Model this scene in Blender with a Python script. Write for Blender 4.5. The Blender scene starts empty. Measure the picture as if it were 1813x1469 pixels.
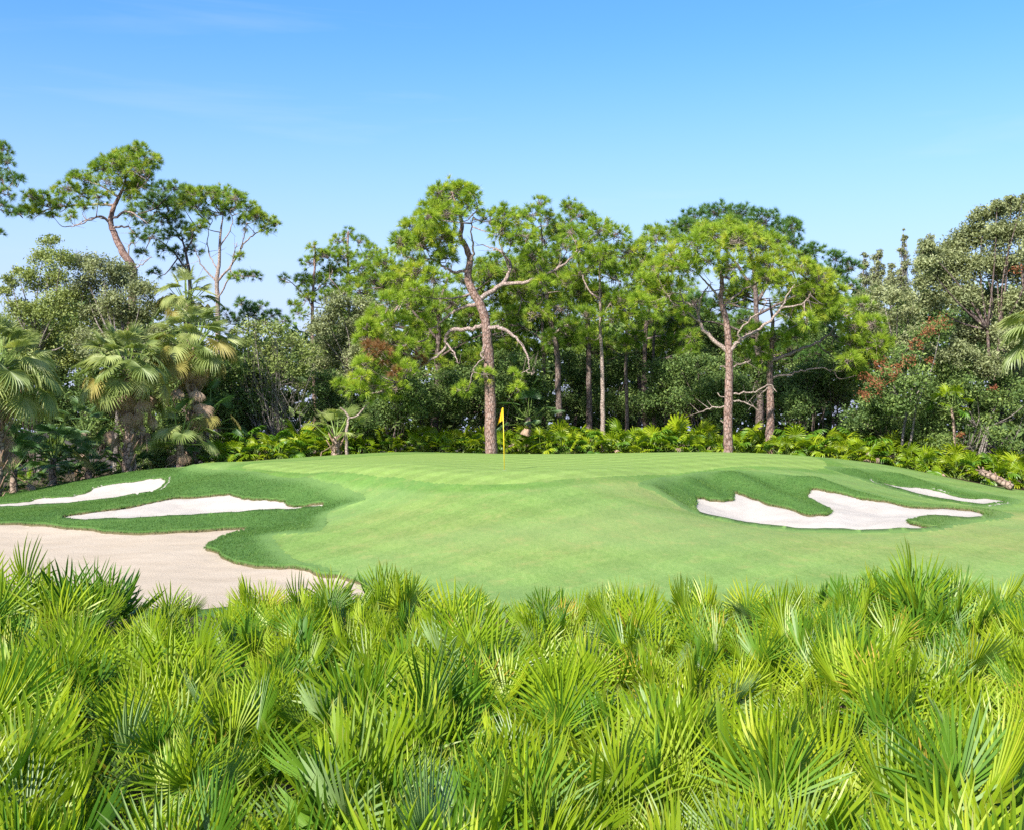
import bpy, math, random
import numpy as np
from mathutils import Vector, Matrix

# ------------------------------------------------------------------ camera, sky, sun, exposure
SC = bpy.context.scene
COL = SC.collection
F_PX, HOR, HC = 2000.0, 760.0, 3.6          # focal length (photo px), horizon row, eye height

cam_data = bpy.data.cameras.new('camera')
cam_data.sensor_width = 36.0
cam_data.lens = 36.0 * F_PX / 1813.0
cam_data.shift_y = (HOR - 734.5) / 1813.0
cam_data.clip_start, cam_data.clip_end = 0.1, 3000.0
cam = bpy.data.objects.new('camera', cam_data)
cam.location = (0, 0, HC)
cam.rotation_euler = (math.radians(90), 0, 0)
COL.objects.link(cam)
SC.camera = cam

SUN_DIR = Vector((-0.40, -0.66, 0.64)).normalized()   # towards the sun
SUN_EL = math.asin(SUN_DIR.z)
SUN_AZ = math.atan2(SUN_DIR.x, SUN_DIR.y)

world = bpy.data.worlds.new('World')
SC.world = world
world.use_nodes = True
wn, wl = world.node_tree.nodes, world.node_tree.links
wn.clear()
w_out = wn.new('ShaderNodeOutputWorld')
w_bg = wn.new('ShaderNodeBackground')
w_bg.inputs['Strength'].default_value = 0.098
sky = wn.new('ShaderNodeTexSky')
sky.sky_type = 'NISHITA'
sky.sun_disc = False
sky.sun_elevation = SUN_EL
sky.sun_rotation = SUN_AZ
sky.air_density = 1.0
sky.dust_density = 0.8
sky.ozone_density = 1.6
hsv = wn.new('ShaderNodeHueSaturation')
hsv.inputs['Hue'].default_value = 0.492
hsv.inputs['Saturation'].default_value = 1.36
hsv.inputs['Value'].default_value = 1.0
tnt = wn.new('ShaderNodeMixRGB'); tnt.blend_type = 'MULTIPLY'; tnt.inputs[0].default_value = 1.0
tnt.inputs[2].default_value = (1.0, 0.93, 1.0, 1)
wl.new(sky.outputs[0], tnt.inputs[1]); wl.new(tnt.outputs[0], hsv.inputs['Color'])
# pale air towards the horizon, all the way round
tcz = wn.new('ShaderNodeTexCoord'); sepz = wn.new('ShaderNodeSeparateXYZ')
wl.new(tcz.outputs['Generated'], sepz.inputs[0])
hz = wn.new('ShaderNodeValToRGB')
for k_, (p_, v_) in enumerate(((0.0, 0.92), (0.34, 0.0))):
    hz.color_ramp.elements[k_].position = p_; hz.color_ramp.elements[k_].color = (v_, v_, v_, 1)
hz.color_ramp.interpolation = 'EASE'
wl.new(sepz.outputs['Z'], hz.inputs['Fac'])
mixh = wn.new('ShaderNodeMixRGB'); mixh.inputs['Color2'].default_value = (2.35, 2.72, 4.0, 1)
wl.new(hz.outputs[0], mixh.inputs['Fac']); wl.new(hsv.outputs[0], mixh.inputs['Color1'])
# thin cirrus streaks high up and soft haze cloud low down, all round the sky
tc = wn.new('ShaderNodeTexCoord')
mp = wn.new('ShaderNodeMapping')
mp.inputs['Rotation'].default_value = (0.0, math.radians(6), math.radians(0))
mp.inputs['Scale'].default_value = (1.6, 1.6, 16.0)
mp.inputs['Location'].default_value = (2.9, 0.6, 1.35)
nz = wn.new('ShaderNodeTexNoise')
nz.inputs['Scale'].default_value = 1.5
nz.inputs['Detail'].default_value = 7.0
nz.inputs['Roughness'].default_value = 0.55
nz.inputs['Distortion'].default_value = 0.35
wl.new(tc.outputs['Generated'], mp.inputs['Vector'])
wl.new(mp.outputs[0], nz.inputs['Vector'])
ramp = wn.new('ShaderNodeValToRGB')
ramp.color_ramp.elements[0].position = 0.54
ramp.color_ramp.elements[0].color = (0, 0, 0, 1)
ramp.color_ramp.elements[1].position = 0.78
ramp.color_ramp.elements[1].color = (1, 1, 1, 1)
wl.new(nz.outputs['Fac'], ramp.inputs['Fac'])
mulc = wn.new('ShaderNodeMath'); mulc.operation = 'MULTIPLY'; mulc.inputs[1].default_value = 0.15
wl.new(ramp.outputs[0], mulc.inputs[0])
mixc = wn.new('ShaderNodeMixRGB')
mixc.inputs['Color2'].default_value = (3.6, 3.9, 4.5, 1)
wl.new(mulc.outputs[0], mixc.inputs['Fac'])
wl.new(mixh.outputs[0], mixc.inputs['Color1'])
wl.new(mixc.outputs[0], w_bg.inputs['Color'])
wl.new(w_bg.outputs[0], w_out.inputs['Surface'])

sun_data = bpy.data.lights.new('sun', 'SUN')
sun_data.energy = 4.0
sun_data.angle = math.radians(1.2)
sun_data.color = (1.0, 0.95, 0.86)
sun = bpy.data.objects.new('sun', sun_data)
sun.rotation_euler = (-SUN_DIR).to_track_quat('-Z', 'Y').to_euler()
sun.location = (20, -20, 40)
COL.objects.link(sun)

SC.view_settings.view_transform = 'Standard'
SC.view_settings.look = 'None'
SC.view_settings.gamma = 1.0
SC.view_settings.exposure = 1.40
SC.view_settings.use_curve_mapping = False
SC.render.engine = 'CYCLES'
SC.cycles.max_bounces = 8
SC.cycles.diffuse_bounces = 6
SC.cycles.glossy_bounces = 2
SC.cycles.transmission_bounces = 6
SC.cycles.transparent_max_bounces = 6
SC.cycles.sample_clamp_indirect = 8.0
SC.cycles.use_denoising = False
SC.cycles.caustics_reflective = False
SC.cycles.caustics_refractive = False

# ------------------------------------------------------------------ helpers
def P(px, py, Y):
    """photo pixel at distance Y -> point in the place"""
    return np.array([(px - 906.5) / F_PX * Y, Y, HC + (HOR - py) / F_PX * Y])

def mesh_np(name, V, faces, mats, attrs=None, smooth=True, mat_idx=None):
    """V (N,3); faces: list of (M,k) int arrays"""
    V = np.asarray(V, dtype=np.float32)
    faces = [np.asarray(f, dtype=np.int32) for f in faces if len(f)]
    me = bpy.data.meshes.new(name)
    loops = np.concatenate([f.ravel() for f in faces])
    sizes = np.concatenate([np.full(len(f), f.shape[1], dtype=np.int32) for f in faces])
    starts = np.concatenate([[0], np.cumsum(sizes)[:-1]]).astype(np.int32)
    me.vertices.add(len(V)); me.vertices.foreach_set('co', V.ravel())
    me.loops.add(len(loops)); me.loops.foreach_set('vertex_index', loops)
    me.polygons.add(len(sizes)); me.polygons.foreach_set('loop_start', starts)
    me.polygons.foreach_set('loop_total', sizes)
    if mat_idx is not None:
        me.polygons.foreach_set('material_index', np.asarray(mat_idx, dtype=np.int32))
    me.polygons.foreach_set('use_smooth', np.full(len(sizes), smooth, dtype=bool))
    for k, a in (attrs or {}).items():
        at = me.attributes.new(k, 'FLOAT', 'POINT')
        at.data.foreach_set('value', np.asarray(a, dtype=np.float32))
    for m in (mats if isinstance(mats, (list, tuple)) else [mats]):
        me.materials.append(m)
    me.update(calc_edges=True)
    return me

def link(name, data, parent=None, loc=None, label=None, cat=None, group=None, kind=None):
    o = bpy.data.objects.new(name, data)
    COL.objects.link(o)
    if parent is not None: o.parent = parent
    if loc is not None: o.location = loc
    if label: o['label'] = label
    if cat: o['category'] = cat
    if group: o['group'] = group
    if kind: o['kind'] = kind
    return o

class Geo:
    """collects vertices and faces for one mesh"""
    def __init__(s):
        s.V, s.F, s.A, s.n = [], [], [], 0
    def add(s, V, faces, a=0.0):
        V = np.asarray(V, dtype=np.float64)
        for f in faces:
            s.F.append(np.asarray(f, dtype=np.int64) + s.n)
        s.V.append(V)
        s.A.append(np.full(len(V), a) if np.isscalar(a) else np.asarray(a))
        s.n += len(V)
    def tube(s, pts, rad, n=8, a=0.0, rough=0.0, rng=None):
        pts = np.asarray(pts, float); rad = np.asarray(rad, float)
        m = len(pts)
        tan = np.gradient(pts, axis=0)
        tan /= np.linalg.norm(tan, axis=1)[:, None] + 1e-9
        ref = np.array([0.31, 0.83, 0.12])
        u = np.cross(tan, ref); u /= np.linalg.norm(u, axis=1)[:, None] + 1e-9
        v = np.cross(tan, u)
        an = np.linspace(0, 2 * np.pi, n, endpoint=False)
        rr = np.repeat(rad[:, None], n, 1)
        if rough and rng is not None:
            rr = rr * (1 + rng.normal(0, rough, rr.shape))
        V = pts[:, None, :] + rr[..., None] * (np.cos(an)[None, :, None] * u[:, None, :] + np.sin(an)[None, :, None] * v[:, None, :])
        V = V.reshape(-1, 3)
        i = np.arange(m - 1)[:, None] * n; j = np.arange(n)[None, :]; k = (j + 1) % n
        q = np.stack([i + j, i + k, i + n + k, i + n + j], -1).reshape(-1, 4)
        V = np.vstack([V, pts[:1], pts[-1:]])
        c0, c1 = m * n, m * n + 1
        jj = np.arange(n); kk = (jj + 1) % n
        t0 = np.stack([np.full(n, c0), kk, jj], -1)
        t1 = np.stack([np.full(n, c1), (m - 1) * n + jj, (m - 1) * n + kk], -1)
        s.add(V, [q, np.vstack([t0, t1])], a)
    def sticks(s, A, B, ra, rb, a=0.0):
        """many thin three-sided twigs from A to B"""
        A = np.asarray(A, float); B = np.asarray(B, float); N = len(A)
        if N == 0: return
        d = B - A; d /= np.linalg.norm(d, axis=1)[:, None] + 1e-9
        u = np.cross(d, np.array([0.3, 0.2, 0.93])); u /= np.linalg.norm(u, axis=1)[:, None] + 1e-9
        v = np.cross(d, u)
        ra = np.broadcast_to(ra, N)[:, None]; rb = np.broadcast_to(rb, N)[:, None]
        L = []
        for base, r in ((A, ra), (B, rb)):
            for t in (0, 2.094, 4.189):
                L.append(base + r * (math.cos(t) * u + math.sin(t) * v))
        V = np.stack(L, 1).reshape(-1, 3)
        o = (np.arange(N) * 6)[:, None]
        q = np.concatenate([o + np.array([[0, 1, 4, 3]]), o + np.array([[1, 2, 5, 4]]), o + np.array([[2, 0, 3, 5]])])
        s.add(V, [q], a)
    def mesh(s, name, mats, smooth=True, attr='tint'):
        quads = [f for f in s.F if f.shape[1] == 4]; tris = [f for f in s.F if f.shape[1] == 3]
        fs = []
        if quads: fs.append(np.concatenate(quads))
        if tris: fs.append(np.concatenate(tris))
        return mesh_np(name, np.concatenate(s.V), fs, mats, {attr: np.concatenate(s.A)}, smooth)

def spline(pts, per=4):
    """Catmull-Rom through points (rows of any width)"""
    p = np.asarray(pts, float)
    q = np.vstack([2 * p[0] - p[1], p, 2 * p[-1] - p[-2]])
    out = []
    for i in range(1, len(q) - 2):
        for t in np.linspace(0, 1, per, endpoint=False):
            a, b, c, d = q[i - 1], q[i], q[i + 1], q[i + 2]
            out.append(0.5 * ((2 * b) + (-a + c) * t + (2 * a - 5 * b + 4 * c - d) * t * t + (-a + 3 * b - 3 * c + d) * t ** 3))
    out.append(p[-1])
    return np.array(out)

def spline_closed(pts, per=4):
    p = np.asarray(pts, float); n = len(p); out = []
    for i in range(n):
        a, b, c, d = p[i - 1], p[i], p[(i + 1) % n], p[(i + 2) % n]
        for t in np.linspace(0, 1, per, endpoint=False):
            out.append(0.5 * ((2 * b) + (-a + c) * t + (2 * a - 5 * b + 4 * c - d) * t * t + (-a + 3 * b - 3 * c + d) * t ** 3))
    return np.array(out)

# ------------------------------------------------------------------ materials
def new_mat(name):
    m = bpy.data.materials.new(name); m.use_nodes = True
    nt = m.node_tree; nt.nodes.clear()
    return m, nt.nodes, nt.links

def ramp_node(N, stops):
    r = N.new('ShaderNodeValToRGB')
    e = r.color_ramp.elements
    while len(e) < len(stops): e.new(0.5)
    for el, (p, c) in zip(e, stops):
        el.position = p; el.color = (c[0], c[1], c[2], 1)
    return r

def noise(N, L, scale, detail=4, rough=0.55, vec=None, dist=0.0):
    n = N.new('ShaderNodeTexNoise')
    n.inputs['Scale'].default_value = scale; n.inputs['Detail'].default_value = detail
    n.inputs['Roughness'].default_value = rough; n.inputs['Distortion'].default_value = dist
    if vec is not None: L.new(vec, n.inputs['Vector'])
    return n

def geom_pos(N, L, scale=(1, 1, 1), rot=(0, 0, 0)):
    g = N.new('ShaderNodeNewGeometry'); m = N.new('ShaderNodeMapping')
    m.inputs['Scale'].default_value = scale; m.inputs['Rotation'].default_value = rot
    L.new(g.outputs['Position'], m.inputs['Vector'])
    return m.outputs[0]

def mix(N, L, f, a, b, mode='MIX'):
    m = N.new('ShaderNodeMixRGB'); m.blend_type = mode
    for inp, v in ((m.inputs[0], f), (m.inputs[1], a), (m.inputs[2], b)):
        if isinstance(v, (int, float)): inp.default_value = v
        elif isinstance(v, tuple): inp.default_value = (v[0], v[1], v[2], 1)
        else: L.new(v, inp)
    return m.outputs[0]

def leaf_mat(name, stops, attr='tint', transl=0.35, rough=0.55, spec=0.25, tip=None, obj_random=0.0, tcol=1.25):
    """foliage: colour from a per-leaf number, light passing through the blade"""
    m, N, L = new_mat(name)
    out = N.new('ShaderNodeOutputMaterial')
    at = N.new('ShaderNodeAttribute'); at.attribute_name = attr
    fac = at.outputs['Fac']
    if obj_random:
        oi = N.new('ShaderNodeObjectInfo')
        mm = N.new('ShaderNodeMath'); mm.operation = 'MULTIPLY_ADD'
        mm.inputs[1].default_value = obj_random
        L.new(oi.outputs['Random'], mm.inputs[0])
        sc = N.new('ShaderNodeMath'); sc.operation = 'MULTIPLY'; sc.inputs[1].default_value = 1.0 - obj_random
        L.new(fac, sc.inputs[0]); L.new(sc.outputs[0], mm.inputs[2])
        fac = mm.outputs[0]
    r = ramp_node(N, stops); L.new(fac, r.inputs['Fac'])
    col = r.outputs[0]
    if tip:
        ta = N.new('ShaderNodeAttribute'); ta.attribute_name = 'radial'
        tr = ramp_node(N, [(tip[0], (0, 0, 0)), (1.0, (1, 1, 1))]); L.new(ta.outputs['Fac'], tr.inputs['Fac'])
        mt = N.new('ShaderNodeMath'); mt.operation = 'MULTIPLY'; mt.inputs[1].default_value = tip[2]
        L.new(tr.outputs[0], mt.inputs[0])
        col = mix(N, L, mt.outputs[0], col, tip[1])
    p = N.new('ShaderNodeBsdfPrincipled')
    L.new(col, p.inputs['Base Color'])
    p.inputs['Roughness'].default_value = rough
    p.inputs['Specular IOR Level'].default_value = spec
    t = N.new('ShaderNodeBsdfTranslucent')
    tc_ = mix(N, L, 1.0, col, (tcol * 1.05, tcol, tcol * 0.45), 'MULTIPLY')
    L.new(tc_, t.inputs['Color'])
    ms = N.new('ShaderNodeMixShader'); ms.inputs[0].default_value = transl
    L.new(p.outputs[0], ms.inputs[1]); L.new(t.outputs[0], ms.inputs[2])
    L.new(ms.outputs[0], out.inputs['Surface'])
    return m

def bark_mat(name, dark, light, grey, scale=(15, 15, 6), bump=0.5):
    m, N, L = new_mat(name)
    out = N.new('ShaderNodeOutputMaterial'); p = N.new('ShaderNodeBsdfPrincipled')
    vec = geom_pos(N, L, scale)
    v = N.new('ShaderNodeTexVoronoi'); v.feature = 'DISTANCE_TO_EDGE'; v.inputs['Scale'].default_value = 1.0
    nd = noise(N, L, 2.5, 4, 0.6, vec)
    wv = mix(N, L, 0.35, vec, nd.outputs['Color'])
    L.new(wv, v.inputs['Vector'])
    r = ramp_node(N, [(0.0, (0, 0, 0)), (0.16, (1, 1, 1))]); L.new(v.outputs['Distance'], r.inputs['Fac'])
    n2 = noise(N, L, 1.1, 5, 0.6, vec)
    r2 = ramp_node(N, [(0.36, light), (0.64, grey)]); L.new(n2.outputs['Fac'], r2.inputs['Fac'])
    col = mix(N, L, r.outputs[0], dark, r2.outputs[0])
    L.new(col, p.inputs['Base Color'])
    p.inputs['Roughness'].default_value = 0.9; p.inputs['Specular IOR Level'].default_value = 0.1
    b = N.new('ShaderNodeBump'); b.inputs['Strength'].default_value = bump; b.inputs['Distance'].default_value = 0.03
    L.new(r.outputs[0], b.inputs['Height']); L.new(b.outputs[0], p.inputs['Normal'])
    L.new(p.outputs[0], out.inputs['Surface'])
    return m

def plain_mat(name, c, rough=0.6, spec=0.3, var=0.0, scale=6.0):
    m, N, L = new_mat(name)
    out = N.new('ShaderNodeOutputMaterial'); p = N.new('ShaderNodeBsdfPrincipled')
    if var:
        n = noise(N, L, scale, 4, 0.6, geom_pos(N, L))
        r = ramp_node(N, [(0.3, tuple(x * (1 - var) for x in c)), (0.7, tuple(x * (1 + var) for x in c))])
        L.new(n.outputs['Fac'], r.inputs['Fac']); L.new(r.outputs[0], p.inputs['Base Color'])
    else:
        p.inputs['Base Color'].default_value = (*c, 1)
    p.inputs['Roughness'].default_value = rough; p.inputs['Specular IOR Level'].default_value = spec
    L.new(p.outputs[0], out.inputs['Surface'])
    return m

def turf_mat(name, c_dark, c_light, dry, dry_amt, stripe=0.0, stripe_w=1.5, bump=0.3, grain=30.0, lip=False, stretch=2.2, sheen=None):
    m, N, L = new_mat(name)
    out = N.new('ShaderNodeOutputMaterial'); p = N.new('ShaderNodeBsdfPrincipled')
    pos = geom_pos(N, L)
    posx = geom_pos(N, L, (1.0, stretch, 1.0), (0, 0, math.radians(8)))
    n1 = noise(N, L, 0.45, 5, 0.6, pos)                       # broad patches
    n2 = noise(N, L, grain * 0.22, 5, 0.65, posx)             # tufts
    n3 = noise(N, L, grain, 3, 0.6, posx)                     # blades
    add = N.new('ShaderNodeMath'); add.operation = 'MULTIPLY_ADD'; add.inputs[1].default_value = 0.16
    L.new(n1.outputs['Fac'], add.inputs[0])
    a2 = N.new('ShaderNodeMath'); a2.operation = 'MULTIPLY_ADD'; a2.inputs[1].default_value = 0.34
    L.new(n2.outputs['Fac'], a2.inputs[0])
    a3 = N.new('ShaderNodeMath'); a3.operation = 'MULTIPLY'; a3.inputs[1].default_value = 0.50
    L.new(n3.outputs['Fac'], a3.inputs[0]); L.new(a3.outputs[0], a2.inputs[2]); L.new(a2.outputs[0], add.inputs[2])
    r = ramp_node(N, [(0.39, c_dark), (0.61, c_light)]); L.new(add.outputs[0], r.inputs['Fac'])
    col = r.outputs[0]
    if stripe:
        for ang, amt in ((math.radians(48), stripe), (math.radians(-42), stripe * 0.8)):
            vec = geom_pos(N, L, (1, 1, 1), (0, 0, ang))
            w = N.new('ShaderNodeTexWave'); w.wave_type = 'BANDS'; w.bands_direction = 'X'; w.wave_profile = 'SIN'
            w.inputs['Scale'].default_value = 0.314 / stripe_w; w.inputs['Distortion'].default_value = 0.15
            w.inputs['Detail'].default_value = 2.0; w.inputs['Detail Scale'].default_value = 0.4
            L.new(vec, w.inputs['Vector'])
            rr = ramp_node(N, [(0.46, (1 - amt,) * 3), (0.54, (1 + amt,) * 3)]); L.new(w.outputs['Fac'], rr.inputs['Fac'])
            col = mix(N, L, 1.0, col, rr.outputs[0], 'MULTIPLY')
    if sheen:
        ns = noise(N, L, 0.16, 3, 0.5, geom_pos(N, L, (0.6, 1.6, 1)))
        rs = ramp_node(N, [(0.42, (0, 0, 0)), (0.62, (0.35, 0.35, 0.35))]); L.new(ns.outputs['Fac'], rs.inputs['Fac'])
        col = mix(N, L, rs.outputs[0], col, sheen)
    ca_ = N.new('ShaderNodeAttribute'); ca_.attribute_name = 'collar'
    if sheen: col = mix(N, L, ca_.outputs['Fac'], col, mix(N, L, 1.0, col, (0.74, 0.86, 0.66), 'MULTIPLY'))
    nd = noise(N, L, 2.0, 6, 0.72, geom_pos(N, L, (0.8, 0.8, 1)))
    rd = ramp_node(N, [(0.53, (0, 0, 0)), (0.70, (1, 1, 1))]); L.new(nd.outputs['Fac'], rd.inputs['Fac'])
    dm = N.new('ShaderNodeMath'); dm.operation = 'MULTIPLY'; dm.inputs[1].default_value = dry_amt
    L.new(rd.outputs[0], dm.inputs[0])
    da = N.new('ShaderNodeAttribute'); da.attribute_name = 'dry'
    dx = N.new('ShaderNodeMath'); dx.operation = 'MULTIPLY_ADD'; dx.use_clamp = True
    L.new(da.outputs['Fac'], dx.inputs[0]); L.new(n2.outputs['Fac'], dx.inputs[1]); L.new(dm.outputs[0], dx.inputs[2])
    col = mix(N, L, dx.outputs[0], col, dry)
    if lip:
        ea = N.new('ShaderNodeAttribute'); ea.attribute_name = 'edge'
        em = N.new('ShaderNodeMath'); em.operation = 'MULTIPLY_ADD'; em.inputs[1].default_value = 0.9; em.inputs[2].default_value = -0.45
        L.new(n2.outputs['Fac'], em.inputs[0])
        ee = N.new('ShaderNodeMath'); ee.operation = 'ADD'; ee.use_clamp = True
        L.new(ea.outputs['Fac'], ee.inputs[0]); L.new(em.outputs[0], ee.inputs[1])
        col = mix(N, L, ee.outputs[0], (0.105, 0.185, 0.048), col)
        la = N.new('ShaderNodeAttribute'); la.attribute_name = 'lip'
        lr = ramp_node(N, [(0.05, (0, 0, 0)), (0.14, (1, 1, 1))]); L.new(la.outputs['Fac'], lr.inputs['Fac'])
        col = mix(N, L, lr.outputs[0], col, (0.10, 0.085, 0.04))
    L.new(col, p.inputs['Base Color'])
    p.inputs['Roughness'].default_value = 0.75; p.inputs['Specular IOR Level'].default_value = 0.18
    b = N.new('ShaderNodeBump'); b.inputs['Strength'].default_value = bump; b.inputs['Distance'].default_value = 0.04
    L.new(a2.outputs[0], b.inputs['Height']); L.new(b.outputs[0], p.inputs['Normal'])
    L.new(p.outputs[0], out.inputs['Surface'])
    return m

def sand_mat(name, c1, c2, rake):
    m, N, L = new_mat(name)
    out = N.new('ShaderNodeOutputMaterial'); p = N.new('ShaderNodeBsdfPrincipled')
    n1 = noise(N, L, 0.8, 5, 0.6, geom_pos(N, L, (0.7, 1.4, 1)))
    n2 = noise(N, L, 22, 4, 0.65, geom_pos(N, L))
    r = ramp_node(N, [(0.32, c1), (0.66, c2)]); L.new(n1.outputs['Fac'], r.inputs['Fac'])
    r2 = ramp_node(N, [(0.3, (0.94, 0.935, 0.925)), (0.7, (1.04, 1.04, 1.04))]); L.new(n2.outputs['Fac'], r2.inputs['Fac'])
    col = mix(N, L, 1.0, r.outputs[0], r2.outputs[0], 'MULTIPLY')
    n5 = noise(N, L, 5.0, 3, 0.5, geom_pos(N, L, (1, 1, 1)))
    r5 = ramp_node(N, [(0.70, (1, 1, 1)), (0.76, (0.72, 0.66, 0.58))]); L.new(n5.outputs['Fac'], r5.inputs['Fac'])
    col = mix(N, L, 0.6, col, mix(N, L, 1.0, col, r5.outputs[0], 'MULTIPLY'))
    L.new(col, p.inputs['Base Color'])
    p.inputs['Roughness'].default_value = 0.95; p.inputs['Specular IOR Level'].default_value = 0.08
    w = N.new('ShaderNodeTexWave'); w.inputs['Scale'].default_value = rake; w.inputs['Distortion'].default_value = 4.0
    w.inputs['Detail'].default_value = 3.0; w.inputs['Detail Scale'].default_value = 0.5
    L.new(geom_pos(N, L, (0.5, 1.0, 1), (0, 0, 0.5)), w.inputs['Vector'])
    hh = N.new('ShaderNodeMath'); hh.operation = 'MULTIPLY_ADD'; hh.inputs[1].default_value = 0.35
    L.new(w.outputs['Fac'], hh.inputs[0]); L.new(n2.outputs['Fac'], hh.inputs[2])
    b = N.new('ShaderNodeBump'); b.inputs['Strength'].default_value = 0.55; b.inputs['Distance'].default_value = 0.04
    L.new(hh.outputs[0], b.inputs['Height']); L.new(b.outputs[0], p.inputs['Normal'])
    L.new(p.outputs[0], out.inputs['Surface'])
    return m

M = {}
M['rough'] = turf_mat('rough_turf', (0.032, 0.082, 0.016), (0.078, 0.160, 0.032), (0.17, 0.19, 0.07), 0.15, bump=0.9, grain=22, lip=True, stretch=1.5)
M['fairway'] = turf_mat('fairway_turf', (0.096, 0.178, 0.032), (0.172, 0.262, 0.066), (0.26, 0.25, 0.085), 0.42, stripe=0.05, stripe_w=1.7, bump=0.8, grain=34, stretch=0.42, sheen=(0.150, 0.242, 0.085))
M['green'] = turf_mat('green_turf', (0.138, 0.222, 0.042), (0.198, 0.282, 0.070), (0.22, 0.27, 0.09), 0.25, stripe=0.065, stripe_w=1.3, bump=0.25, grain=24, stretch=0.3)
M['ground'] = turf_mat('forest_floor', (0.035, 0.03, 0.018), (0.10, 0.075, 0.045), (0.15, 0.11, 0.06), 0.6, bump=0.8, grain=14)
M['sand_white'] = sand_mat('white_bunker_sand', (0.352, 0.320, 0.282), (0.395, 0.366, 0.330), 1.2)
M['sand_tan'] = sand_mat('tan_waste_sand', (0.350, 0.290, 0.220), (0.390, 0.330, 0.258), 1.6)
M['blade'] = leaf_mat('rough_blade', [(0, (0.042, 0.105, 0.018)), (0.6, (0.088, 0.182, 0.032)), (1, (0.165, 0.26, 0.06))], transl=0.3)
M['pine_bark'] = bark_mat('pine_bark', (0.070, 0.042, 0.033), (0.27, 0.155, 0.118), (0.30, 0.235, 0.21))
M['pine_limb'] = bark_mat('pine_limb_bark', (0.10, 0.07, 0.06), (0.30, 0.215, 0.18), (0.39, 0.33, 0.30), scale=(14, 14, 14), bump=0.4)
M['pale_limb'] = bark_mat('pale_limb_bark', (0.11, 0.08, 0.065), (0.31, 0.23, 0.185), (0.38, 0.325, 0.29), scale=(14, 14, 14), bump=0.4)
M['dark_bark'] = bark_mat('dark_bark', (0.045, 0.032, 0.028), (0.15, 0.105, 0.085), (0.20, 0.165, 0.15))
M['oak_bark'] = bark_mat('oak_bark', (0.07, 0.06, 0.05), (0.20, 0.17, 0.145), (0.30, 0.27, 0.245), scale=(12, 12, 12))
M['palm_bark'] = bark_mat('palm_bark', (0.05, 0.035, 0.028), (0.24, 0.17, 0.125), (0.32, 0.25, 0.20), scale=(7, 7, 7))
M['boot'] = plain_mat('palm_boot', (0.25, 0.165, 0.115), 0.85, 0.1, 0.4, 9)
M['needle_lime'] = leaf_mat('needles_lime', [(0, (0.095, 0.175, 0.018)), (0.35, (0.215, 0.34, 0.032)), (0.75, (0.35, 0.465, 0.048)), (1, (0.48, 0.52, 0.07))], transl=0.38)
M['needle_mid'] = leaf_mat('needles_mid', [(0, (0.08, 0.165, 0.02)), (0.4, (0.18, 0.30, 0.032)), (0.8, (0.30, 0.41, 0.048)), (1, (0.40, 0.44, 0.06))], transl=0.36)
M['needle_dark'] = leaf_mat('needles_dark', [(0, (0.04, 0.115, 0.025)), (0.5, (0.095, 0.20, 0.04)), (1, (0.19, 0.29, 0.06))], transl=0.32)
M['needle_brown'] = leaf_mat('needles_brown', [(0, (0.16, 0.08, 0.03)), (1, (0.28, 0.15, 0.06))], transl=0.25)
M['leaf_olive'] = leaf_mat('leaves_olive', [(0, (0.11, 0.15, 0.04)), (0.5, (0.24, 0.30, 0.085)), (1, (0.40, 0.44, 0.155))], transl=0.3)
M['leaf_grey'] = leaf_mat('leaves_grey_green', [(0, (0.115, 0.14, 0.06)), (0.5, (0.235, 0.27, 0.12)), (1, (0.39, 0.42, 0.215))], transl=0.28)
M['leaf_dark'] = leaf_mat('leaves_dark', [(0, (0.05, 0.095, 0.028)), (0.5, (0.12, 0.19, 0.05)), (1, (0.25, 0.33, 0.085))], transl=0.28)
M['leaf_bright'] = leaf_mat('leaves_bright', [(0, (0.03, 0.09, 0.012)), (0.5, (0.085, 0.20, 0.022)), (1, (0.19, 0.34, 0.04))], transl=0.35)
M['leaf_red'] = leaf_mat('leaves_red', [(0, (0.16, 0.06, 0.03)), (0.6, (0.27, 0.095, 0.042)), (1, (0.36, 0.18, 0.08))], transl=0.25)
PAL = [(0, (0.085, 0.172, 0.010)), (0.4, (0.212, 0.322, 0.012)), (0.78, (0.335, 0.43, 0.020)), (1, (0.47, 0.49, 0.042))]
M['palmetto'] = leaf_mat('palmetto_leaf', PAL, transl=0.42, rough=0.42, spec=0.4, tip=(0.84, (0.36, 0.29, 0.07), 0.6), obj_random=0.62)
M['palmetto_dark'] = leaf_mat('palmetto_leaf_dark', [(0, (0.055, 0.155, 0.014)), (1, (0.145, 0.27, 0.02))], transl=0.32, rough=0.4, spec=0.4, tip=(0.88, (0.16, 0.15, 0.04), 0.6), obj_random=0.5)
M['palmetto_silver'] = leaf_mat('palmetto_leaf_silver', [(0, (0.16, 0.26, 0.075)), (1, (0.27, 0.38, 0.14))], transl=0.35, rough=0.45, spec=0.4, tip=(0.85, (0.30, 0.26, 0.10), 0.6), obj_random=0.5)
M['palmetto_yellow'] = leaf_mat('palmetto_leaf_yellow', [(0, (0.36, 0.33, 0.05)), (1, (0.55, 0.42, 0.06))], transl=0.35, tip=(0.6, (0.42, 0.22, 0.05), 0.8), obj_random=0.5)
M['sabal'] = leaf_mat('sabal_leaf', [(0, (0.14, 0.20, 0.06)), (0.5, (0.275, 0.34, 0.11)), (1, (0.45, 0.48, 0.20))], transl=0.32, rough=0.45, spec=0.4, tip=(0.7, (0.33, 0.30, 0.13), 0.6), obj_random=0.6)
M['sabal_yellow'] = leaf_mat('sabal_leaf_yellow', [(0, (0.28, 0.27, 0.075)), (1, (0.44, 0.38, 0.13))], transl=0.32, tip=(0.5, (0.36, 0.24, 0.12), 0.8), obj_random=0.6)
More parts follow.
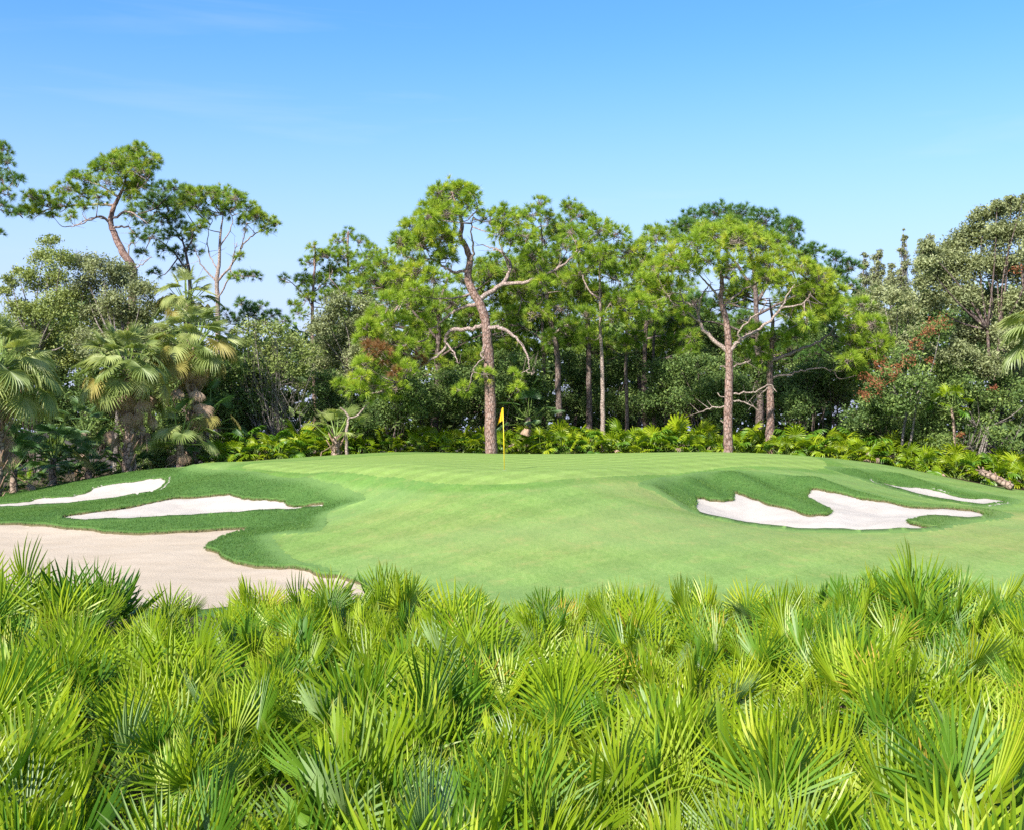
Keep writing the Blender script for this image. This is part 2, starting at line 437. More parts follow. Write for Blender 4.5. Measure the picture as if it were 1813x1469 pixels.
M['sabal_dark'] = leaf_mat('sabal_leaf_dark', [(0, (0.06, 0.14, 0.05)), (1, (0.17, 0.28, 0.10))], transl=0.28, rough=0.42, spec=0.4, obj_random=0.6)
M['sabal_dead'] = leaf_mat('sabal_leaf_dead', [(0, (0.30, 0.20, 0.135)), (1, (0.56, 0.43, 0.33))], transl=0.15, rough=0.8, spec=0.1, obj_random=0.6)
M['petiole'] = plain_mat('petiole', (0.15, 0.22, 0.05), 0.5, 0.3, 0.25, 8)
M['petiole_dead'] = plain_mat('petiole_dead', (0.26, 0.19, 0.12), 0.8, 0.1, 0.3, 8)
M['flag'] = plain_mat('flag_cloth', (0.80, 0.58, 0.03), 0.7, 0.15, 0.05, 10)
M['flag_pole'] = plain_mat('flag_pole_paint', (0.78, 0.56, 0.02), 0.35, 0.5)
M['cup'] = plain_mat('cup_liner', (0.75, 0.75, 0.72), 0.5, 0.3)

# ------------------------------------------------------------------ terrain
W_WASTE = [(0,927,39),(60,928,38.8),(130,935,38),(200,941,37),(250,943,36.5),(320,940,36.6),(380,937,37),(440,935,37.2),(412,945,35.7),(384,957,34.2),
           (367,970,32.8),(388,978,32),(402,990,31),(440,1000,30),(500,1005,29.3),(560,1015,28.2),(632,1028,27),(650,1062,24.4),(300,1085,22.6),(-100,1085,22.6),(-230,1000,30),(-230,935,38.5)]
W_MID = [(569,892,39.8),(540,895,40.1),(517,896,40.4),(498,888,41.3),(475,883,41.8),(448,885,42),(425,880,42.6),(405,874,43.3),(386,876.5,43.2),(328,880,43),(301,882,42.8),
         (232,896,41.5),(208,900,41.2),(154,907,40.5),(108,915,39.9),(135,921,39),(185,921,38.8),(270,918,38.8),(367,913,39),(463,904,39.2),(540,901,39.2),(574,897.5,39.5)]
W_UP = [(291,849.5,50),(266,849,50.3),(216,855,50),(174,863,49.5),(154,872,48.8),(127,880,48.2),(77,882,48),(39,890,47.3),(0,893,47),(-70,900,46.6),(-75,905,45.8),(0,899,46),
        (77,896,46),(154,889,46.2),(232,878,46.8),(270,872,47.2),(284,865,48),(292,857,49)]
W_RIGHT = [(1227,883,38),(1236,908,35.5),(1269,918,34.8),(1320,927.5,34),(1395,936.5,33.4),(1493,940.5,33.2),(1592,940.5,33.2),(1631,939,33.3),(1657,935,33.6),(1647,933,34),(1627,929.5,34.5),
           (1611,925,35),(1615,920,35.5),(1643,916.5,36),(1670,917.7,36),(1729,919.6,35.8),(1745,915.7,36.2),(1737,908,37.2),(1717,902,37.8),(1686,899,38.2),(1651,899,38.2),(1611,897,38.5),
           (1584,890,39),(1552,885,39.4),(1525,883,39.6),(1493,875,40.2),(1470,870,40.6),(1446,865,41),(1434,868.5,40.8),(1432,883,39.2),(1446,892,38.3),(1468,905,37.1),(1469,909,36.7),
           (1454,911,36.5),(1426,910,36.6),(1399,900,37.4),(1367,894,37.8),(1336,883,38.6),(1312,873.6,39.4),(1298,869,39.8),(1298.6,883,38.5),(1289,885.4,38.3),(1269,886,38.2),(1249,881.5,38.4),(1234,881,38.4)]
W_FAR = [(1546,852,46.5),(1572,857,46.8),(1599,863,47),(1631,864,47.3),(1666,872,47),(1702,881,46.5),(1737,883,46.5),(1769,885,46.3),(1777,889,45.8),(1745,894,45),(1710,891,45),
         (1666,884,45),(1623,876,45.2),(1584,864.5,45.8),(1552,855.5,46.2)]
G_GREEN = [(430,828,47.5),(445,823,49),(520,815,51),(620,810,55),(760,806.5,57.5),(906,805.5,58),(1100,806,58),(1290,808,57),(1420,814,53),(1462,821,49.5),(1440,827,46),(1300,831,43.8),
           (1200,838,40.6),(1100,849,37.6),(1000,853,36.3),(906,855,35.8),(800,852,36.6),(700,845,39.4),(560,836,44),(470,831,46.6)]
R_LEFT = [(650,1040,26),(600,1005,28),(545,990,29.3),(510,970,31),(482,942,34),(530,945,33.7),(565,944,33.8),(579,928.6,35.2),(583,901.6,37.6),(637,892,37.6),(647,882,38.2),(617,866,40.1),
          (540,846,43),(450,835.5,46.3),(350,829,49.6),(315,824,54),(250,829,57),(200,834,58),(100,853,58),(0,870,57),(-170,888,56),(-300,950,40),(-300,1080,23),(640,1075,22)]
R_RIGHT = [(1128,856,36.8),(1160,845,38.6),(1250,834,42),(1330,834,43),(1400,838,42.8),(1470,846,42.6),(1540,868,41.2),(1640,888,40),(1750,903,38.6),(1795,912,37.4),(1775,922,36),(1710,927,35),
           (1668,938,33.4),(1592,943,32.9),(1493,943,32.9),(1395,939,33.1),(1320,930,33.7),(1245,914,34.9),(1190,895,36),(1150,875,36.6)]
R_FAR = [(1455,825,47.5),(1500,822.5,49),(1560,831,50),(1640,853,49.5),(1720,873,48.5),(1805,888,47),(1790,895,45),(1745,897,44.4),(1700,893,44.2),(1640,883,44.4),(1584,868,45.2),(1530,850,46),(1490,838,46.6)]
TURF = [(-330,1090,22),(-330,950,40),(-170,888,55),(0,871,56),(100,855,57),(200,836,57.5),(320,823,57),(420,813,58),(540,806,59.7),(690,799.5,62),(906,801.5,62.5),(1290,804,61.5),(1420,808,58.5),
        (1500,815,56.5),(1600,826,55),(1700,848,54),(1813,868,53),(1980,890,50),(2150,930,36),(2150,1090,22)]
EXTRA = [(700,846,39.2),(700,872,37.4),(700,900,35.4),(560,836.5,44),(470,831.5,46.6),(800,853,36.8),(700,960,30.5),(700,1000,28.3),(700,1040,26),(906,853,36),(906,900,33),(906,960,29.5),(906,1000,27.5),(906,1040,25.8),(1120,852,37),(1150,900,33.5),
         (1150,960,29.5),(1150,1040,25.8),(1400,960,30.5),(1400,1000,28),(1400,1040,26),(1650,960,31),(1650,1000,28.3),(1650,1050,26),(1813,930,35),(1813,960,31.5),(1813,1000,28.5),(1813,1050,26),
         (2050,960,32),(2050,1050,26),(906,832,41),(906,820,46),(520,817,50),(600,809.5,55.5),(690,800,60.5),(906,803,60.5),(1100,804,60.5),(1290,805.5,59.5),(430,828.5,47.5),(400,821,52),(330,826,50),
         (1250,834,42),(1460,824,48),(1540,826,50.5),(1600,828,54),(1700,851,53),(1813,870,52),(1813,905,40),(1500,851,44.2),(1580,878,42),(1745,904,40.3),
         (450,836,46),(540,848,42.6),(600,860,40.6),(640,880,38.3),(480,945,34.2),(560,1000,28.8),(640,960,31.2),(580,920,36),(0,905,44.5),(0,880,53),(100,861,54.5),(200,841,54.5),(-150,893,53),
         (100,1000,29.5),(250,1060,24),(300,980,31.6),(1385,872,40.6),(1330,850,41.5),(1420,852,41.8),(1270,850,40.5),(1200,860,38.4),(1540,872,41),(1640,893,39.2)]
ctrl = [P(*c) for c in EXTRA]
for poly in (W_WASTE, W_MID, W_UP, W_RIGHT, W_FAR):
    ctrl += [P(*c) for c in poly]
for x in (-16, -8, 0, 8, 16):
    for y in (0, 8, 15, 20):
        ctrl.append(np.array([x, y, 0.0]))
for x, z in ((-34, 0.3), (-26, 0.75), (-18, 1.5), (-8, 2.15), (0, 2.2), (8, 2.2), (16, 1.9), (24, 1.1), (32, 0.6)):
    for y, k in ((65, 1.0), (75, 0.95), (88, 0.9)):
        ctrl.append(np.array([x, y, z * k]))
ctrl = np.array(ctrl)

def tps_fit(C, lam):
    n = len(C); d = np.linalg.norm(C[:, None, :2] - C[None, :, :2], axis=2)
    K = np.where(d > 0, d * d * np.log(d + 1e-12), 0) + lam * np.eye(n)
    Pm = np.hstack([np.ones((n, 1)), C[:, :2]])
    A = np.block([[K, Pm], [Pm.T, np.zeros((3, 3))]])
    return np.linalg.solve(A, np.concatenate([C[:, 2], np.zeros(3)]))
TW = tps_fit(ctrl, 0.15)

def sstep(a, b, x):
    t = np.clip((x - a) / (b - a), 0, 1)
    return t * t * (3 - 2 * t)

def terrain(x, y):
    """height of the ground at arrays x, y"""
    x = np.atleast_1d(np.asarray(x, float)); y = np.atleast_1d(np.asarray(y, float))
    out = np.empty(len(x))
    xc = np.clip(x, -36, 36); yc = np.clip(y, 0, 90)
    for i in range(0, len(x), 20000):
        d2 = (xc[i:i + 20000, None] - ctrl[None, :, 0]) ** 2 + (yc[i:i + 20000, None] - ctrl[None, :, 1]) ** 2
        out[i:i + 20000] = (0.5 * d2 * np.log(d2 + 1e-12)) @ TW[:-3] + TW[-3] + TW[-2] * xc[i:i + 20000] + TW[-1] * yc[i:i + 20000]
    fade = (1 - sstep(70, 140, y)) * (1 - sstep(32, 60, np.abs(x)))
    return out * fade + 0.3 * (1 - fade)

def tz(x, y):
    return float(terrain([x], [y])[0])

rngT = np.random.default_rng(5)
def world_poly(poly, per=5, jitter=0.0, smooth=True, step=0.25):
    W = np.array([P(*c)[:2] for c in poly])
    W = spline_closed(W, per) if smooth else W
    # resample about every 0.2 m
    seg = np.roll(W, -1, 0) - W; ln = np.linalg.norm(seg, axis=1); out = []
    for p, s, l in zip(W, seg, ln):
        k = max(1, int(l / step))
        for t in range(k): out.append(p + s * t / k)
    W = np.array(out)
    if jitter:
        j = rngT.normal(0, 1, W.shape)
        j = (j + np.roll(j, 1, 0)) * 0.5
        W = W + j * jitter
    return W

def sdf(poly, x, y, far=4.0, only_inside=False):
    """signed distance (negative inside) and nearest boundary point"""
    N = len(x); D = np.full(N, 1e3); Q = np.zeros((N, 2))
    lo, hi = poly.min(0) - far, poly.max(0) + far
    idx = np.nonzero((x > lo[0]) & (x < hi[0]) & (y > lo[1]) & (y < hi[1]))[0]
    A = poly; B = np.roll(poly, -1, 0); AB = B - A; L2 = (AB ** 2).sum(1) + 1e-12
    for i in range(0, len(idx), 4000):
        k = idx[i:i + 4000]; p = np.stack([x[k], y[k]], 1)
        if only_inside:
            yy = p[:, 1][:, None]
            cond = ((A[None, :, 1] > yy) != (B[None, :, 1] > yy)) & (p[:, 0][:, None] < (B[None, :, 0] - A[None, :, 0]) * (yy - A[None, :, 1]) / (B[None, :, 1] - A[None, :, 1] + 1e-12) + A[None, :, 0])
            D[k] = np.where(cond.sum(1) % 2 == 1, -1.0, 1.0); continue
        t = np.clip(((p[:, None] - A[None]) * AB[None]).sum(2) / L2[None], 0, 1)
        c = A[None] + t[..., None] * AB[None]
        d = ((p[:, None] - c) ** 2).sum(2); j = d.argmin(1); r = np.arange(len(k))
        dist = np.sqrt(d[r, j])
        yy = p[:, 1][:, None]
        cond = ((A[None, :, 1] > yy) != (B[None, :, 1] > yy)) & (p[:, 0][:, None] < (B[None, :, 0] - A[None, :, 0]) * (yy - A[None, :, 1]) / (B[None, :, 1] - A[None, :, 1] + 1e-12) + A[None, :, 0])
        inside = cond.sum(1) % 2 == 1
        D[k] = np.where(inside, -dist, dist); Q[k] = c[r, j]
    return D, Q

SAND = {'waste': world_poly(W_WASTE, jitter=0.05), 'mid': world_poly(W_MID, jitter=0.07), 'upper': world_poly(W_UP, jitter=0.07),
        'right': world_poly(W_RIGHT, 4, jitter=0.06), 'far': world_poly(W_FAR, jitter=0.06)}
ZONE = {k: world_poly(v, 3, step=0.8) for k, v in (('green', G_GREEN), ('rough_l', R_LEFT), ('rough_r', R_RIGHT), ('rough_f', R_FAR))}
TURFP = np.array([P(*c)[:2] for c in TURF])

def axis(fine0, fine1, step, far0, far1, grow=1.25):
    a = list(np.arange(fine0, fine1 + step * 0.5, step))
    s, v = step, a[-1]
    while v < far1: s *= grow; v += s; a.append(v)
    s, v, b = step, a[0], []
    while v > far0: s *= grow; v -= s; b.append(v)
    return np.array(b[::-1] + a)
gx = axis(-23.5, 24.5, 0.085, -900, 900, 1.6)
gy = axis(22.0, 62.0, 0.16, -60, 1500, 1.5)
NX, NY = len(gx), len(gy)
X, Yg = np.meshgrid(gx, gy)
X = X.ravel().copy(); Yg = Yg.ravel().copy()
X0, Y0 = X.copy(), Yg.copy()
snap_d = np.full(len(X), 1e3); snapped_sand = np.zeros(len(X), bool)
SD = {}
for k, poly in SAND.items():
    d, q = sdf(poly, X0, Y0); SD[k] = d
    lim = 0.5 * np.hypot(0.085, 0.16)
    dx = np.abs(q[:, 0] - X0) / 0.085; dy = np.abs(q[:, 1] - Y0) / 0.16
    s = (np.maximum(dx, dy) < 0.55) & (d < 900)
    X[s], Yg[s] = q[s, 0], q[s, 1]; snapped_sand |= s
ZD = {}
for k, poly in ZONE.items():
    d, q = sdf(poly, X0, Y0, 1.2); ZD[k] = d
    dx = np.abs(q[:, 0] - X0) / 0.085; dy = np.abs(q[:, 1] - Y0) / 0.16
    s = (np.maximum(dx, dy) < 0.5) & (d < 900) & ~snapped_sand
    X[s], Yg[s] = q[s, 0], q[s, 1]
base = terrain(X, Yg)

def fbm(x, y, s, seed):
    r = np.random.default_rng(seed); out = 0
    for o in range(4):
        a = r.uniform(0, 2 * np.pi, 3); f = s * 2 ** o
        out = out + (np.sin(f * (x * np.cos(a[0]) + y * np.sin(a[0])) + a[1]) * np.sin(f * (-x * np.sin(a[0]) + y * np.cos(a[0])) + a[2])) / 2 ** o
    return out

# ridges and hollows pressed into the banks above the bunkers
bank = np.zeros(len(X))
for k, amp_ in (('right', 0.85), ('far', 0.5), ('mid', 0.22)):
    d = SD[k]
    bank += np.where(d < 4, np.clip(d, 0, 4) / 4 * np.exp(-(np.clip(d, 0, 4) / 2.2) ** 2), 0) * amp_ * np.sin(X * 2.0 + 1.0 * Yg)
bank *= sstep(0.5, 2.5, SD['waste'])
bank *= sstep(0.0, 1.0, -np.minimum.reduce([np.where(v > 900, 9, v) for v in (ZD['rough_l'], ZD['rough_r'], ZD['rough_f'])]))
base = base + bank
rough_in = (np.minimum.reduce([ZD['rough_l'], ZD['rough_r'], ZD['rough_f']]) < 0)
base = base + np.where(rough_in, 0.018 * fbm(X, Yg, 2.6, 3) + 0.02, 0.0)
sand_d = np.minimum.reduce(list(SD.values()))
inside_sand = (sand_d < 0) & ~snapped_sand
zt = base.copy()
zt[snapped_sand] += 0.075
zt[inside_sand] -= 0.55
lip = np.where(inside_sand, 1.0, 0.0)
dry = np.zeros(len(X))
for (px, py, Yd, rr, am) in ((1790, 960, 31.5, 2.2, 0.8), (1700, 940, 33.5, 2.0, 0.8), (1813, 915, 37, 2.5, 0.9), (1150, 870, 36.0, 1.4, 0.7), (1480, 955, 31, 2.4, 0.6), (1260, 935, 32.5, 1.8, 0.55),
                             (1120, 935, 31, 2.0, 0.5), (760, 940, 31.5, 2.0, 0.45), (690, 905, 34.5, 1.4, 0.45), (930, 955, 29.8, 2.6, 0.4), (1650, 965, 30.5, 2.2, 0.5)):
    c = P(px, py, Yd)
    dry = np.maximum(dry, am * np.exp(-(((X - c[0]) / (rr * 1.5)) ** 2 + ((Yg - c[1]) / rr) ** 2)))

II = (np.arange(NY - 1)[:, None] * NX + np.arange(NX - 1)[None, :]).ravel()
QUADS = np.stack([II, II + 1, II + NX + 1, II + NX], 1)
cx, cy = X[QUADS].mean(1), Yg[QUADS].mean(1)
turf_d, _ = sdf(TURFP, cx, cy, only_inside=True)
f_sand = inside_sand[QUADS].all(1)
fz = {k: sdf(p, cx, cy, only_inside=True)[0] < 0 for k, p in ZONE.items()}
is_turf = turf_d < 0
is_green = is_turf & fz['green']
is_rough = is_turf & ~is_green & (fz['rough_l'] | fz['rough_r'] | fz['rough_f'])
fs_any = inside_sand[QUADS].any(1)
is_rough = is_rough | (is_turf & fs_any)
is_green &= ~is_rough
is_fair = is_turf & ~is_green & ~is_rough
is_ground = ~is_turf
def sub_mesh(name, mask, mat, z, attrs):
    q = QUADS[mask]; used, inv = np.unique(q.ravel(), return_inverse=True)
    return mesh_np(name, np.stack([X[used], Yg[used], z[used]], 1), [inv.reshape(-1, 4)], mat, {k: a[used] for k, a in attrs.items()})
edge_in = -np.minimum.reduce([ZD['rough_l'], ZD['rough_r'], ZD['rough_f']])
edge_in = np.where(np.abs(edge_in) > 900, 3.0, edge_in)
edge = sstep(0.0, 0.8, edge_in)
collar = np.where((ZD['green'] > -0.12) & (ZD['green'] < 5), 1 - sstep(0.55, 0.95, ZD['green']), 0.0)
at = {'lip': lip, 'dry': dry, 'edge': edge, 'collar': collar}
link('ground', sub_mesh('ground', is_ground, M['ground'], zt, at), kind='structure', label='brown forest floor under the palmettos and pines')
link('rough', sub_mesh('rough', is_rough & ~f_sand, M['rough'], zt, at), kind='structure', label='dark green longer turf on the banks around the bunkers')
link('fairway', sub_mesh('fairway', is_fair, M['fairway'], zt, at), kind='structure', label='pale mown fairway sloping up to the putting green')
link('putting_green', sub_mesh('putting_green', is_green, M['green'], zt, at), kind='structure', label='smooth pale putting green with faint mowing stripes')
SAND_INFO = {'waste': ('waste_bunker', 'sand_tan', 'wide tan waste bunker meeting the palmettos'),
             'mid': ('sand_bunker', 'sand_white', 'white bunker tapering to a point beside the fairway, below the striped mound'),
             'upper': ('sand_bunker', 'sand_white', 'narrow white bunker under the fan palms'),
             'right': ('sand_bunker', 'sand_white', 'large white bunker with two grass fingers'),
             'far': ('sand_bunker', 'sand_white', 'thin white bunker sliver near the fallen palm log')}
sand_drop = 0.055 + 0.15 * sstep(0, 2.2, -sand_d) + 0.012 * fbm(X, Yg, 3.0, 9)
wq = SAND['waste']; wz = terrain(wq[:, 0], wq[:, 1])
wc = np.linalg.lstsq(np.column_stack([np.ones(len(wq)), wq]), wz, rcond=None)[0]
for k, (nm, mt, lb) in SAND_INFO.items():
    fd = SD[k][QUADS].min(1)
    mask = (fd < 0.10)
    zs = base - sand_drop
    if k in ('far', 'upper'): zs = zs + 0.06
    if k == 'waste':
        wb = sstep(0.0, 4.5, np.where(-SD[k] > 900, 0, -SD[k]))
        zs = base * (1 - wb) + (wc[0] + wc[1] * X + wc[2] * Yg) * wb - 0.06 - 0.10 * wb + 0.010 * fbm(X, Yg, 1.6, 19)
    link(nm, sub_mesh(nm, mask, M[mt], zs, {'dry': dry}), kind='structure', label=lb)

# blades standing in the rough, longest along the bunker lips
def scatter_blades():
    r = np.random.default_rng(21)
    q = QUADS[is_rough & ~f_sand]
    area = np.abs((X[q[:, 2]] - X[q[:, 0]]) * (Yg[q[:, 3]] - Yg[q[:, 1]]) - (X[q[:, 3]] - X[q[:, 1]]) * (Yg[q[:, 2]] - Yg[q[:, 0]])) * 0.5
    vis = np.abs(cx[is_rough & ~f_sand] / cy[is_rough & ~f_sand]) < 0.475
    area = area * vis * (cy[is_rough & ~f_sand] > 25.5)
    n = 210000
    f = r.choice(len(q), n, p=area / area.sum())
    u, v = r.random(n), r.random(n)
    def bl(a):
        a = a[q[f]]; return (a[:, 0] * (1 - u) + a[:, 1] * u) * (1 - v) + (a[:, 3] * (1 - u) + a[:, 2] * u) * v
    x, y, z, eg = bl(X), bl(Yg), bl(zt), bl(edge)
    keep = ~inside_sand[q[f]].any(1) & (r.random(n) < 0.08 + 0.92 * eg)
    x, y, z, eg = x[keep], y[keep], z[keep], eg[keep]
    hh = r.uniform(0.018, 0.05, len(x)) * (0.35 + 0.65 * eg); fr = []
    for k, poly in SAND.items():                # fringe
        nx = len(poly) * 34; i = r.integers(0, len(poly), nx); t = r.random(nx)
        p = poly[i] * (1 - t[:, None]) + np.roll(poly, -1, 0)[i] * t[:, None]
        p = p + r.normal(0, 0.035, p.shape)
        p = p[(p[:, 1] > 25.5)]
        fr.append(p)
    fr = np.vstack(fr)
    x = np.concatenate([x, fr[:, 0]]); y = np.concatenate([y, fr[:, 1]])
    z = np.concatenate([z, terrain(fr[:, 0], fr[:, 1]) + 0.02]); hh = np.concatenate([hh, r.uniform(0.03, 0.075, len(fr))])
    n = len(x); az = r.uniform(0, 2 * np.pi, n); w = r.uniform(0.006, 0.012, n); lean = r.uniform(0.1, 0.9, n) * hh
    la = r.uniform(0, 2 * np.pi, n)
    B = np.stack([x, y, z - 0.01], 1)
    dx = np.stack([np.cos(az) * w, np.sin(az) * w, np.zeros(n)], 1)
    T = B + np.stack([np.cos(la) * lean, np.sin(la) * lean, hh + 0.01], 1)
    V = np.stack([B - dx, B + dx, T], 1).reshape(-1, 3)
    tint = np.clip(0.45 + 0.14 * fbm(x, y, 0.9, 8) + r.normal(0, 0.2, n), 0, 1)
    me = mesh_np('rough_grass', V, [np.arange(3 * n).reshape(-1, 3)], M['blade'], {'tint': np.repeat(tint, 3)}, smooth=False)
    link('rough_grass', me, kind='stuff', label='short dark green grass blades on the banks', cat=None)
scatter_blades()

# ------------------------------------------------------------------ fan leaves
def frond_mesh(name, mats, L, R, nseg, spread, split, cup, droop, fold, seed, back=0.0, pet_w=0.012, wide=1.0, stations=(0.5, 0.78), wild=0.3, conv=0.0):
    """one fan leaf: petiole along +Z from the origin, pleated segments fanning in XZ, upper side +Y"""
    r = np.random.default_rng(seed)
    V, Fq, Ft, rad, tint, mi_q, mi_t = [], [], [], [], [], [], []
    def vert(p, ra, ti):
        V.append(p); rad.append(ra); tint.append(ti); return len(V) - 1
    # petiole: three-sided, gently curved
    rows = []
    for s in np.linspace(0, 1, 4):
        c = np.array([0, -0.05 * L * math.sin(s * math.pi), L * s]); w = pet_w * (1.35 - 0.55 * s)
        rows.append([vert(c + np.array([w * math.cos(a), w * math.sin(a), 0]), 0, 0.5) for a in (0.5, 2.6, 4.71)])
    for a, b in zip(rows[:-1], rows[1:]):
        for j in range(3):
            Fq.append((a[j], a[(j + 1) % 3], b[(j + 1) % 3], b[j])); mi_q.append(1)
    sp = math.radians(spread); da = sp / (nseg - 1)
    cb, sb = math.cos(back), math.sin(back)
    def place(x, y, z):        # tilt the blade back about X, then lift to the petiole's end
        return np.array([x, y * cb - z * sb, y * sb + z * cb + L])
    for i in range(nseg):
        a = -sp / 2 + da * i + r.normal(0, da * 0.10)
        Ri = R * (0.74 + 0.26 * math.cos(a * 0.75)) * r.uniform(0.9, 1.06)
        hw = split * R * math.tan(da / 2) * 1.02 * wide
        st = [0.015 * R, split * R] + [split * R + (Ri - split * R) * k for k in stations] + [Ri]
        wd = [0.015 * R * math.tan(da / 2), hw, hw * 0.94, hw * 0.62, 0.0]
        if len(st) > 5:
            wd = [wd[0], hw] + list(hw * (1 - np.linspace(0, 1, len(st) - 2) ** 1.7)[1:])
        dv = np.array([math.sin(a), math.cos(a)]); pv = np.array([math.cos(a), -math.sin(a)])
        ti = np.clip(r.normal(0.5, 0.22), 0, 1); dr = droop * r.uniform(1 - wild, 1 + wild); side = r.normal(0, 0.05)
        prev = None
        for k, (q, w) in enumerate(zip(st, wd)):
            t = q / R; k2 = max(0.0, (q - split * R) / (Ri - split * R))
            reach = q * (1 - 0.30 * min(dr, 1.2) * k2 ** 2)
            yb = cup * R * t * t - dr * R * 0.75 * k2 ** 2 + 0.10 * R * abs(math.sin(a)) * cup * 2
            ae = a * (1 - conv * k2 ** 1.3) if conv else a
            c = np.array([math.sin(ae), math.cos(ae)]) * (reach - split * R * (k2 > 0)) + (dv * split * R if k2 > 0 else 0) + pv * side * R * k2 ** 2
            f = fold * w
            if w > 0:
                row = [vert(place(c[0] - pv[0] * w, yb + f, c[1] - pv[1] * w), t, ti), vert(place(c[0], yb - f, c[1]), t, ti), vert(place(c[0] + pv[0] * w, yb + f, c[1] + pv[1] * w), t, ti)]
            else:
                row = [vert(place(c[0], yb, c[1]), t, ti)]
            if prev is not None:
                if len(row) == 3:
                    for j in range(2): Fq.append((prev[j], prev[j + 1], row[j + 1], row[j])); mi_q.append(0)
                else:
                    for j in range(2): Ft.append((prev[j], prev[j + 1], row[0])); mi_t.append(0)
            prev = row
    return mesh_np(name, np.array(V), [np.array(Fq), np.array(Ft)], mats, {'radial': rad, 'tint': tint}, smooth=False, mat_idx=mi_q + mi_t)

def pal_set(mat, n, seed, dead=False):
    r = random.Random(seed); out = []
    for i in range(n):
        out.append(frond_mesh('palmetto_frond', [mat, M['petiole']], r.uniform(0.45, 0.72), r.uniform(0.54, 0.70), r.randint(18, 23), r.uniform(130, 225), r.uniform(0.22, 0.30),
                              r.uniform(0.10, 0.34), r.uniform(0.0, 0.10), r.uniform(0.45, 0.75), seed * 50 + i, back=r.uniform(-0.3, 0.3), wide=0.98))
    return out
FR_PAL = pal_set(M['palmetto'], 10, 1)
FR_PAL_DARK = pal_set(M['palmetto_dark'], 5, 2)
FR_PAL_SILVER = pal_set(M['palmetto_silver'], 4, 3)
FR_PAL_YEL = pal_set(M['palmetto_yellow'], 2, 4)
def sab_set(mat, n, seed, droop, pet=None, Rr=(0.62, 0.78), Lr=(0.75, 1.15), spread=(190, 270), backr=(0.6, 1.25), conv=0.55):
    r = random.Random(seed); out = []
    for i in range(n):
        out.append(frond_mesh('sabal_frond', [mat, pet or M['petiole']], r.uniform(*Lr), r.uniform(*Rr), r.randint(24, 29), r.uniform(*spread), r.uniform(0.28, 0.36),
                              -0.06, r.uniform(*droop), 0.7, seed * 60 + i, back=r.uniform(*backr), pet_w=0.02, stations=(0.25, 0.5, 0.75), wide=1.1, wild=0.5, conv=conv))
    return out
FR_SAB = sab_set(M['sabal'], 7, 5, (0.1, 0.4), Rr=(0.75, 0.95))
FR_SAB_YEL = sab_set(M['sabal_yellow'], 3, 6, (0.1, 0.4), Rr=(0.7, 0.85))
FR_SAB_DARK = sab_set(M['sabal_dark'], 5, 7, (0.1, 0.5), backr=(0.1, 0.8), conv=0.3)
FR_SAB_DEAD = sab_set(M['sabal_dead'], 5, 8, (0.0, 0.3), M['petiole_dead'], Rr=(0.7, 0.95), Lr=(0.5, 0.9), spread=(90, 150), backr=(0.3, 0.9), conv=0.75)
FR_SAB_STIFF = sab_set(M['sabal'], 5, 10, (0.15, 0.5), Rr=(0.62, 0.78), Lr=(0.75, 1.1), spread=(150, 230), backr=(-0.2, 0.45), conv=0.12)
FR_BELT = []
_r = random.Random(9)
for i in range(9):
    FR_BELT.append(frond_mesh('palmetto_frond', [M['palmetto_dark' if i % 4 == 3 else 'palmetto'], M['petiole']], _r.uniform(0.6, 1.0), _r.uniform(0.40, 0.50), _r.randint(14, 17), _r.uniform(200, 280), 0.36, -0.02,
                              _r.uniform(0.12, 0.6), 0.6, 900 + i, back=_r.uniform(-0.1, 0.8), wide=1.08, conv=0.2))
FR_BELT_DEAD = [frond_mesh('palmetto_frond', [M['sabal_dead'], M['petiole_dead']], 0.45, 0.34, 12, 80, 0.3, -0.05, 0.9, 0.6, 950 + i, back=0.5) for i in range(2)]

def frond_matrix(az, tilt, roll, scale):
    """petiole leans by tilt from vertical towards az; the upper face looks up and inward"""
    u = Vector((math.sin(tilt) * math.cos(az), math.sin(tilt) * math.sin(az), math.cos(tilt)))
    n = Vector((-math.cos(tilt) * math.cos(az), -math.cos(tilt) * math.sin(az), math.sin(tilt)))
    x = n.cross(u)
    m = Matrix((x, n, u)).transposed().to_4x4()
    return m @ Matrix.Rotation(roll, 4, 'Z') @ Matrix.Scale(scale, 4)

def add_frond(root, me, az, tilt, roll, scale, off=(0, 0, 0), name='frond'):
    o = bpy.data.objects.new(name, me); COL.objects.link(o); o.parent = root
    o.matrix_basis = Matrix.Translation(off) @ frond_matrix(az, tilt, roll, scale)
    return o

def fan_plant(name, loc, label, group, cat, rnd, nf, scale, pick, tilt0=0.1, tilt1=1.15):
    root = link(name, None, loc=loc, label=label, cat=cat, group=group)
    root.empty_display_size = 0.2
    a0 = rnd.uniform(0, 6.28)
    for j in range(nf):
        f = (j + 0.5) / nf
        add_frond(root, pick(rnd), a0 + j * 2.39996 + rnd.uniform(-0.3, 0.3), tilt0 + (tilt1 - tilt0) * f ** 0.9 + rnd.uniform(-0.12, 0.12), rnd.gauss(0, 0.35), scale * rnd.uniform(0.8, 1.12),
                  off=(rnd.uniform(-0.12, 0.12) * scale, rnd.uniform(-0.12, 0.12) * scale, 0))
    return root

